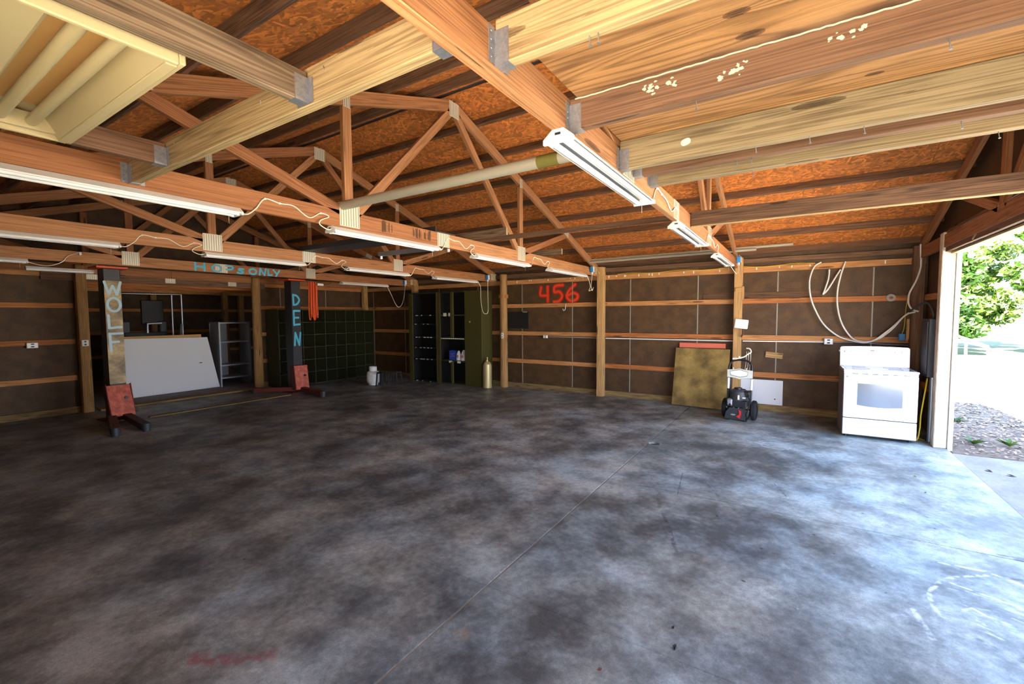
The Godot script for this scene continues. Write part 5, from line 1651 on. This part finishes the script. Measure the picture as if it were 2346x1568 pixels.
func build_lift() -> void:
	for k in 2:
		var z := 6.07 if k == 0 else 2.98
		var lab := "tall dark car lift post painted WOLF with red carriage" if k == 0 else "tall dark car lift post painted DEN with red carriage"
		var t := thing("car_lift_post", lab, "car lift", Vector3(-9.33, 0.0, z), 0.0, "car lift posts")
		var x := 0.13
		# C-shaped column, open side to +x on the far edge, face plate towards the room
		block(t, "column", -x, x, 0.02, 2.44, -0.105, 0.105, M.lift, 0.006)
		if k == 0:
			block(t, "worn_face", x + 0.001, x + 0.004, 0.6, 2.25, -0.104, 0.104, M.worn, 0.0).set_meta("label", "worn pale paint over the column face")
		block(t, "base_plate", -0.22, 0.22, 0.0, 0.02, -0.2, 0.2, M.rust, 0.004)
		block(t, "top_plate", -0.2, 0.2, 2.441, 2.475, -0.19, 0.2, M.orange, 0.004)
		# leaning red carriage guard
		var b := MB.new()
		b.box(Vector3(x + 0.14, 0.34, 0.02), Vector3(0.03, 0.52, 0.30), Basis(Vector3(0, 0, 1), 0.40 if k == 0 else 0.12), 0.006)
		var c := part(t, "carriage_guard", b, M.red)
		for e in [-0.14, 0.17]:
			b = MB.new()
			b.box(Vector3(x + 0.07, 0.34, e), Vector3(0.14, 0.50, 0.012), Basis(Vector3(0, 0, 1), 0.3 if k == 0 else 0.1), 0.003)
			part(c, "guard_side", b, M.rust)
		b = MB.new()
		b.cyl(Vector3(x + 0.15, 0.38, -0.05), Vector3(x + 0.175, 0.38, -0.05), 0.025, 0.022, 12)
		part(c, "bolt_hole", b, M.black)
		var arms := [[Vector3(0.2, 0.09, 0.12), Vector3(1.34, 0.07, 0.40)], [Vector3(0.2, 0.09, -0.04), Vector3(1.38, 0.07, 0.06)]]
		if k == 1: arms = [[Vector3(0.15, 0.09, 0.10), Vector3(-0.55, 0.07, 0.60)], [Vector3(0.15, 0.09, 0.0), Vector3(1.14, 0.07, 0.10)]]
		for a in arms:
			var arm := lumber(t, "swing_arm", a[0], a[1], 0.09, 0.11, M.rust if k == 1 else M.greasy, Vector3.UP, 0.006)
			b = MB.new()
			b.cyl(a[1] + Vector3(0, -0.065, 0), a[1] + Vector3(0, 0.05, 0), 0.05, 0.05, 16)
			part(arm, "lift_pad", b, M.charcoal)
		var f := Transform3D(Basis(Vector3(0, 0, -1), Vector3(0, 1, 0), Vector3(1, 0, 0)), Vector3(x + (0.0045 if k == 0 else 0.0005), 0, 0))
		var g := []
		if k == 0:
			g += place(letter("W"), -0.10, 2.03, 0.20, 0.20)
			g += place(letter("O"), -0.09, 1.76, 0.19, 0.22)
			g += place(letter("L"), -0.09, 1.49, 0.18, 0.21)
			g += place(letter("F"), -0.09, 1.13, 0.18, 0.28)
			strokes(t, "painted_letters", M.sky_paint, g, f, 0.036)
		else:
			g += place(letter("D"), -0.08, 1.92, 0.16, 0.22)
			g += place(letter("E"), -0.08, 1.48, 0.16, 0.31)
			g += place(letter("N"), -0.07, 1.04, 0.15, 0.27)
			strokes(t, "painted_letters", M.blue_paint, g, f, 0.042)
	# orange cord coil hung beside the lift
	var t := thing("orange_cord_coil", "hank of bright orange extension cord hanging by the DEN post", "cord", Vector3(-9.1, 2.44, 2.64))
	for i in 9:
		var b := MB.new()
		var dz: float = (i - 4) * 0.021
		var dx := 0.02 * sin(i * 2.1)
		var low := -0.80 + 0.06 * sin(i * 1.3)
		b.tube(curve([Vector3(dx, 0.0, dz), Vector3(dx + 0.02, -0.2, dz + 0.01), Vector3(dx + 0.02, -0.5, dz + 0.02), Vector3(dx + 0.01, low + 0.06, dz + 0.012), Vector3(dx, low, dz - 0.02), Vector3(dx - 0.02, low + 0.07, dz - 0.045), Vector3(dx - 0.015, -0.45, dz - 0.03), Vector3(dx, -0.1, dz - 0.02), Vector3(dx, 0.0, dz)], 6), 0.0105, 7)
		part(t, "loop", b, M.orange)
	var b := MB.new()
	b.cyl(Vector3(0, 0.0, 0.12), Vector3(0, 0.0, -0.14), 0.012, 0.012, 8)
	part(t, "hanging_peg", b, M.steel)
	t = thing("work_light", "small white work lamp hanging from the far truss by the cord coil", "lamp", Vector3(XA, 2.34, 2.95))
	b = MB.new()
	b.cyl(Vector3(0, 0, -0.02), Vector3(0, -0.005, -0.16), 0.028, 0.028, 12)
	part(t, "lamp_body", b, M.white)
	b = MB.new()
	b.tube(curve([Vector3(0, 0, -0.16), Vector3(0, 0.02, -0.3), Vector3(0, 0.095, -0.4)], 5), 0.005, 6)
	part(t, "cord", b, M.charcoal)


func build_annex() -> void:
	var f := struct("floor_annex")
	block(f, "slab", -15.7, XL - 0.02, -0.09, 0.0, -0.2, 9.2, M.concrete, 0.0).name = "slab"
	f = struct("trim_1")
	block(f, "threshold_curb", XL + 0.02, XL + 0.24, 0.0, 0.035, 3.2, 6.0, M.sill[0], 0.006)
	f = struct("trim_2")
	block(f, "floor_ridge", -9.06, -8.97, 0.0, 0.018, 3.3, 5.75, M.sill[0], 0.012)
	var w := struct("wall_annex")
	block(w, "panel", -15.75, -15.7, -0.1, 3.0, -0.3, 9.3, M.fibre[0], 0.0)
	block(w, "panel", -15.7, XL - 0.06, -0.1, 3.0, -0.35, -0.3, M.fibre[1], 0.0)
	block(w, "panel", -15.7, XL - 0.06, -0.1, 3.0, 9.3, 9.35, M.fibre[1], 0.0)
	for g in G:
		block(w, "girt", -15.7, -15.66, g[0], g[1], -0.2, 9.2, pick("girt"))
	for z in [1.0, 3.4, 5.8]:
		block(w, "post", -15.66, -15.5, 0.0, 2.6, z - 0.07, z + 0.07, M.pole[0])
	block(w, "post", -13.1, -12.98, 0.0, 2.5, 2.6, 2.72, M.pole[0])
	var c := struct("ceiling_annex")
	block(c, "deck", -15.9, XL - 0.13, 2.86, 2.9, -0.4, 9.4, M.osb, 0.0)
	for i in 5:
		var z := 1.2 + i * 1.3
		lumber(c, "rafter", Vector3(-15.7, 2.5, z), Vector3(XL - 0.13, 2.62, z), 0.14, 0.045, pick("fir"))
	for x in [-11.3, -12.6, -14.0]:
		lumber(c, "cross_tie", Vector3(x, 2.36, 0.5), Vector3(x, 2.36, 8.5), 0.12, 0.045, pick("girt"))
	# leaning white panel and the tan sheet behind it
	var t := thing("leaning_foam_board", "big white board leaning in the opening behind the WOLF post", "panel", Vector3(-11.52, 0.0, 4.48), PI / 2)
	var b := MB.new()
	b.prism(PackedVector2Array([Vector2(-0.93, 0.0), Vector2(0.94, 0.01), Vector2(0.80, 1.21), Vector2(-0.93, 1.24)]), -0.03, 0.0, Transform3D(Basis(Vector3.RIGHT, -0.16), Vector3.ZERO))
	part(t, "panel", b, M.panel_white)
	b = MB.new()
	b.box(Vector3(0.60, 0.61, -0.095), Vector3(0.06, 0.02, 0.004), Basis(Vector3.RIGHT, -0.16), 0.001)
	part(t, "scuff", b, M.brown[0], "small brown scuff")
	t = thing("tan_sheet", "tan sheet edge showing above the leaning white panel", "panel", Vector3(-11.60, 0.0, 4.56), PI / 2)
	b = MB.new()
	b.box(Vector3(0, 0.635, -0.16), Vector3(1.62, 1.27, 0.02), Basis(Vector3.RIGHT, -0.16), 0.002)
	part(t, "panel", b, M.tan)
	# grey metal shelf with sloping sides
	t = thing("metal_shelf", "grey metal shelf unit with bright top edge by the round post", "shelf", Vector3(-11.75, 0.0, 3.165), PI / 2)
	for x in [-0.36, 0.33]:
		b = MB.new()
		b.prism(PackedVector2Array([Vector2(-0.26, 0), Vector2(0.26, 0), Vector2(0.16, 1.55), Vector2(-0.26, 1.55)]), x, x + 0.03, Transform3D(Basis(Vector3(0, 0, -1), Vector3(0, 1, 0), Vector3(1, 0, 0)), Vector3.ZERO))
		part(t, "side_panel", b, M.silver)
	for y in [0.22, 0.52, 1.08, 1.54]:
		var dz: float = 0.245 - 0.1 * y / 1.55
		block(t, "shelf", -0.34, 0.34, y - 0.035, y, -0.25, dz, M.silver, 0.004)
	block(t, "back_panel", -0.34, 0.05, 0.2, 1.54, -0.262, -0.25, M.steel, 0.0)
	# tube frame and the machine behind the panel
	t = thing("pipe_rack", "thin grey metal tube frame standing behind the white panel", "frame", Vector3(-12.5, 0.0, 4.44), PI / 2)
	b = MB.new()
	b.tube(PackedVector3Array([Vector3(-0.57, 0, 0), Vector3(-0.57, 2.2, 0), Vector3(0.57, 2.21, 0), Vector3(0.57, 0, 0)]), 0.022, 8)
	part(t, "tube", b, M.silver)
	b = MB.new()
	b.tube(PackedVector3Array([Vector3(0.40, 0, -0.1), Vector3(0.38, 2.19, -0.02)]), 0.02, 8)
	part(t, "tube", b, M.silver)
	b = MB.new()
	b.tube(PackedVector3Array([Vector3(0.55, 1.5, 0), Vector3(0.48, 1.15, 0.1)]), 0.03, 8)
	part(t, "tube", b, M.steel)
	t = thing("exercise_machine", "dark grey machine with a tall black upright panel in the far room", "machine", Vector3(-13.0, 0.0, 4.48), PI / 2)
	block(t, "upright_panel", -0.02, 0.42, 1.50, 2.08, -0.06, 0.0, M.bin, 0.02)
	block(t, "cross_bar", -0.4, 0.42, 1.12, 1.32, -0.05, 0.1, M.charcoal, 0.02)
	block(t, "column", -0.42, -0.26, 0.0, 1.58, -0.08, 0.08, M.charcoal, 0.02)
	block(t, "column", 0.30, 0.45, 0.0, 1.58, -0.08, 0.08, M.charcoal, 0.02)
	block(t, "base", -0.45, 0.47, 0.0, 0.06, -0.3, 0.3, M.charcoal, 0.01)
	b = MB.new()
	b.tube(PackedVector3Array([Vector3(0.05, 1.30, 0.1), Vector3(0.05, 1.52, 0.1), Vector3(0.33, 1.53, 0.1)]), 0.03, 8)
	part(t, "grip_bar", b, M.silver)
	t = thing("pale_roll", "pale yellow roll standing upright behind the left wall post", "roll", Vector3(XL - 0.55, 1.12, 6.28))
	b = MB.new()
	b.cyl(Vector3(0, 0.15, 0), Vector3(0, 0.56, 0), 0.10, 0.10, 16)
	part(t, "roll", b, M.insul)
	block(t, "stand", -0.1, 0.1, -1.12, 0.148, -0.1, 0.1, M.silver, 0.01)


# ---------------------------------------------------------------- outdoors
func leaves(b: MB, c: Vector3, rad: Vector3, count: int, size: float) -> void:
	for i in count:
		var d := Vector3(rng.randfn(), rng.randfn(), rng.randfn()).normalized()
		var r := pow(rng.randf(), 0.45)
		var p := c + Vector3(d.x * rad.x, d.y * rad.y, d.z * rad.z) * r
		var ax := Vector3(rng.randfn(), rng.randfn() * 0.6 - 0.25, rng.randfn()).normalized()
		var sd := ax.cross(Vector3(rng.randfn(), rng.randfn() + 0.8, rng.randfn())).normalized()
		var s := size * rng.randf_range(0.6, 1.35)
		var k := ax.cross(sd).normalized() * s * 0.12
		b.quad(p - ax * s * 0.5, p + sd * s * 0.32 + k, p + ax * s * 0.55, p - sd * s * 0.32 + k)


func tree(at: Vector3, h: float, r: float, label: String, m: Material, count: int) -> void:
	var t := thing("leafy_tree", label, "tree", at, 0.0, "trees beyond the driveway")
	var b := MB.new()
	b.tube(curve([Vector3(0, -0.1, 0), Vector3(0.1, h * 0.25, 0.05), Vector3(0.0, h * 0.5, 0.1), Vector3(0.15, h * 0.8, 0)], 5), 0.14, 9)
	part(t, "trunk", b, M.bark)
	for i in 6:
		b = MB.new()
		var a := TAU * i / 6 + rng.randf()
		var y := h * rng.randf_range(0.25, 0.6)
		b.tube(curve([Vector3(0, y, 0.05), Vector3(cos(a) * r * 0.4, y + h * 0.12, sin(a) * r * 0.4), Vector3(cos(a) * r * 0.75, y + h * 0.2, sin(a) * r * 0.75)], 4), 0.045, 6)
		part(t, "branch", b, M.bark)
	b = MB.new()
	for i in 26:
		var y := h * rng.randf_range(0.12, 1.0)
		var rr := r * (1.0 - 0.45 * absf(y / h - 0.45))
		var a := rng.randf() * TAU
		var q := sqrt(rng.randf()) * rr * 0.8
		leaves(b, Vector3(cos(a) * q, y, sin(a) * q), Vector3(1.0, 0.6, 1.0) * r * 0.40, count / 26, 0.26)
	part(t, "foliage", b, m)


func build_outdoors() -> void:
	var g := struct("floor_outside")
	block(g, "driveway", 1.62, 60.0, -0.2, -0.022, -12.1, 40.0, M.drive, 0.0)
	block(g, "lawn", -60.0, 60.0, -0.2, -0.03, -60.0, -12.1, M.grass, 0.0)
	block(g, "lawn", -60.0, 1.62, -0.2, -0.03, -12.1, -0.12, M.grass, 0.0)
	block(g, "driveway", -60.0, 1.61, -0.2, -0.022, 9.27, 40.0, M.drive, 0.0)
	block(g, "apron", 1.605, 4.6, -0.12, -0.012, 1.48, 8.5, M.concrete, 0.01)
	block(g, "soil_bed", 1.625, 3.0, -0.12, -0.014, -3.2, 1.47, M.soil, 0.01)
	# leaf litter and weeds by the apron
	var t := MeshInstance3D.new()
	t.name = "leaf_litter"
	var b := MB.new()
	for i in 2600:
		var p := Vector3(1.66 + pow(rng.randf(), 0.8) * 1.5, -0.008 + rng.randf() * 0.02, rng.randf_range(-3.2, 1.46))
		var a := rng.randf() * TAU
		var ax := Vector3(cos(a), rng.randfn() * 0.25, sin(a)).normalized()
		var sd := ax.cross(Vector3(rng.randfn() * 0.3, 1, rng.randfn() * 0.3)).normalized()
		var s := rng.randf_range(0.02, 0.07)
		b.quad(p - ax * s * 0.5, p + sd * s * 0.3, p + ax * s * 0.5, p - sd * s * 0.3)
	t.mesh = b.mesh()
	t.material_override = M.dead_leaf[0]
	t.set_meta("label", "dry grey-brown leaf litter on the soil beside the doorway")
	t.set_meta("category", "leaf litter")
	t.set_meta("kind", "stuff")
	add_child(t)
	var ws := [["broad-leaved green weed nearest the concrete apron", Vector3(1.95, -0.012, 0.85)], ["dark green tuft of weed right of the broad-leaved one", Vector3(2.3, -0.012, 0.75)], ["small pale green weed farther back in the leaf litter", Vector3(2.1, -0.012, -0.6)]]
	for i in 3:
		var w := thing("weed", ws[i][0], "weed", ws[i][1], 0.0, "weeds in the leaf litter")
		b = MB.new()
		for q in 12:
			var a := rng.randf() * TAU
			var l := rng.randf_range(0.05, 0.14)
			var tip := Vector3(cos(a) * l, rng.randf_range(0.03, 0.10), sin(a) * l)
			var sd := Vector3(-sin(a), 0, cos(a)) * 0.022
			b.quad(Vector3.ZERO, tip * 0.5 + sd + Vector3.UP * 0.02, tip, tip * 0.5 - sd + Vector3.UP * 0.02)
		part(w, "blades", b, M.leaf[i % 3])
	# handrail across the drive
	var r := thing("handrail", "white metal stair handrail seen across the driveway through the doorway", "handrail", Vector3(4.6, -0.02, -10.9))
	for x in [0.0, 0.50]:
		b = MB.new()
		b.tube(PackedVector3Array([Vector3(x, 0, 0), Vector3(x, 0.72 if x == 0.0 else 0.60, 0)]), 0.035, 8)
		part(r, "post", b, M.white)
	for y in [0.0, -0.24]:
		b = MB.new()
		b.tube(PackedVector3Array([Vector3(-0.9, 1.20 + y, 0), Vector3(0.0, 0.86 + y, 0), Vector3(0.50, 0.62 + y * 0.1, 0)] if y == 0.0 else [Vector3(-0.9, 1.06 + y, 0), Vector3(0.0, 0.74, 0), Vector3(0.50, 0.60, 0)]), 0.03, 8)
		part(r, "rail", b, M.white)
	var spots := [[Vector3(4.6, -0.03, -16.5), 5.0, 1.75, "leafy green shrub tree just right of the doorway post"], [Vector3(8.6, -0.03, -16.5), 5.4, 1.75, "bright yellow-green tree at the right picture edge outside"], [Vector3(12.7, -0.03, -18.5), 7.0, 1.9, "tall green tree beyond the right picture edge"],
		[Vector3(6.6, -0.03, -21.8), 7.5, 2.2, "paler taller tree behind and between the near shrubs"], [Vector3(11.6, -0.03, -23.5), 8.0, 2.2, "tall tree behind the right edge tree"], [Vector3(0.6, -0.03, -19.0), 6.0, 1.9, "green tree hidden behind the doorway post"]]
	for i in spots.size():
		tree(spots[i][0], spots[i][1], spots[i][2], spots[i][3], M.leaf[i % 4], 13000)


# ---------------------------------------------------------------- scene
func _ready() -> void:
	rng.seed = 20240607
	var cam := Camera3D.new()
	cam.name = "camera"
	cam.position = Vector3(0, 1.6516, 8.659)
	cam.basis = Basis(Vector3.UP, 0.56697) * Basis(Vector3.RIGHT, -0.05888) * Basis(Vector3(0, 0, 1), -0.006355)
	cam.fov = rad_to_deg(2.0 * atan(784.0 / 1017.08))
	cam.near = 0.05
	cam.far = 400.0
	add_child(cam)
	cam.current = true

	var env := Environment.new()
	var sm := ProceduralSkyMaterial.new()
	sm.sky_top_color = Color(0.50, 0.61, 0.80)
	sm.sky_horizon_color = Color(0.90, 0.92, 0.95)
	sm.ground_horizon_color = Color(0.62, 0.62, 0.58)
	sm.ground_bottom_color = Color(0.42, 0.41, 0.38)
	sm.sky_energy_multiplier = 1.0
	sm.sun_angle_max = 4.0
	var sky := Sky.new()
	sky.sky_material = sm
	env.background_mode = Environment.BG_SKY
	env.sky = sky
	env.background_energy_multiplier = 9.0
	env.tonemap_mode = Environment.TONE_MAPPER_LINEAR
	env.tonemap_exposure = 2.0
	env.sdfgi_enabled = true
	env.ssao_enabled = true
	env.ssil_enabled = true
	var we := WorldEnvironment.new()
	we.name = "world_environment"
	we.environment = env
	add_child(we)
	var sun := DirectionalLight3D.new()
	sun.name = "sun"
	add_child(sun)
	sun.look_at_from_position(Vector3.ZERO, Vector3(0.31, -1.0, -0.85))
	sun.light_color = Color(1.0, 0.95, 0.86)
	sun.light_energy = 26.0
	sun.light_angular_distance = 0.55
	sun.shadow_enabled = true

	make_materials()
	print("materials")
	build_floor()
	build_back_wall()
	build_left_wall()
	build_right_wall()
	build_front_wall()
	build_ceiling()
	build_annex()
	build_outdoors()
	print("shell")
	truss(XD, "nearest timber roof truss, its beam carrying the loft joists")
	truss(XC, "timber roof truss above the red painted number, peak fully in view")
	truss(XB, "timber roof truss above the olive cabinet, second from the far end")
	truss(XA, "farthest timber roof truss with painted blue words on its beam")
	truss(XR, "gable roof truss over the big doorway at right", false)
	truss(XL + 0.06, "gable roof truss over the left end wall", false)
	build_loft()
	build_left_frame()
	build_lights()
	build_overhead()
	build_back_wall_things()
	build_writing()
	build_stove()
	build_washer()
	build_cabinet()
	build_cubbies()
	build_lift()
	build_debris()
	build_soot()
	print("done")
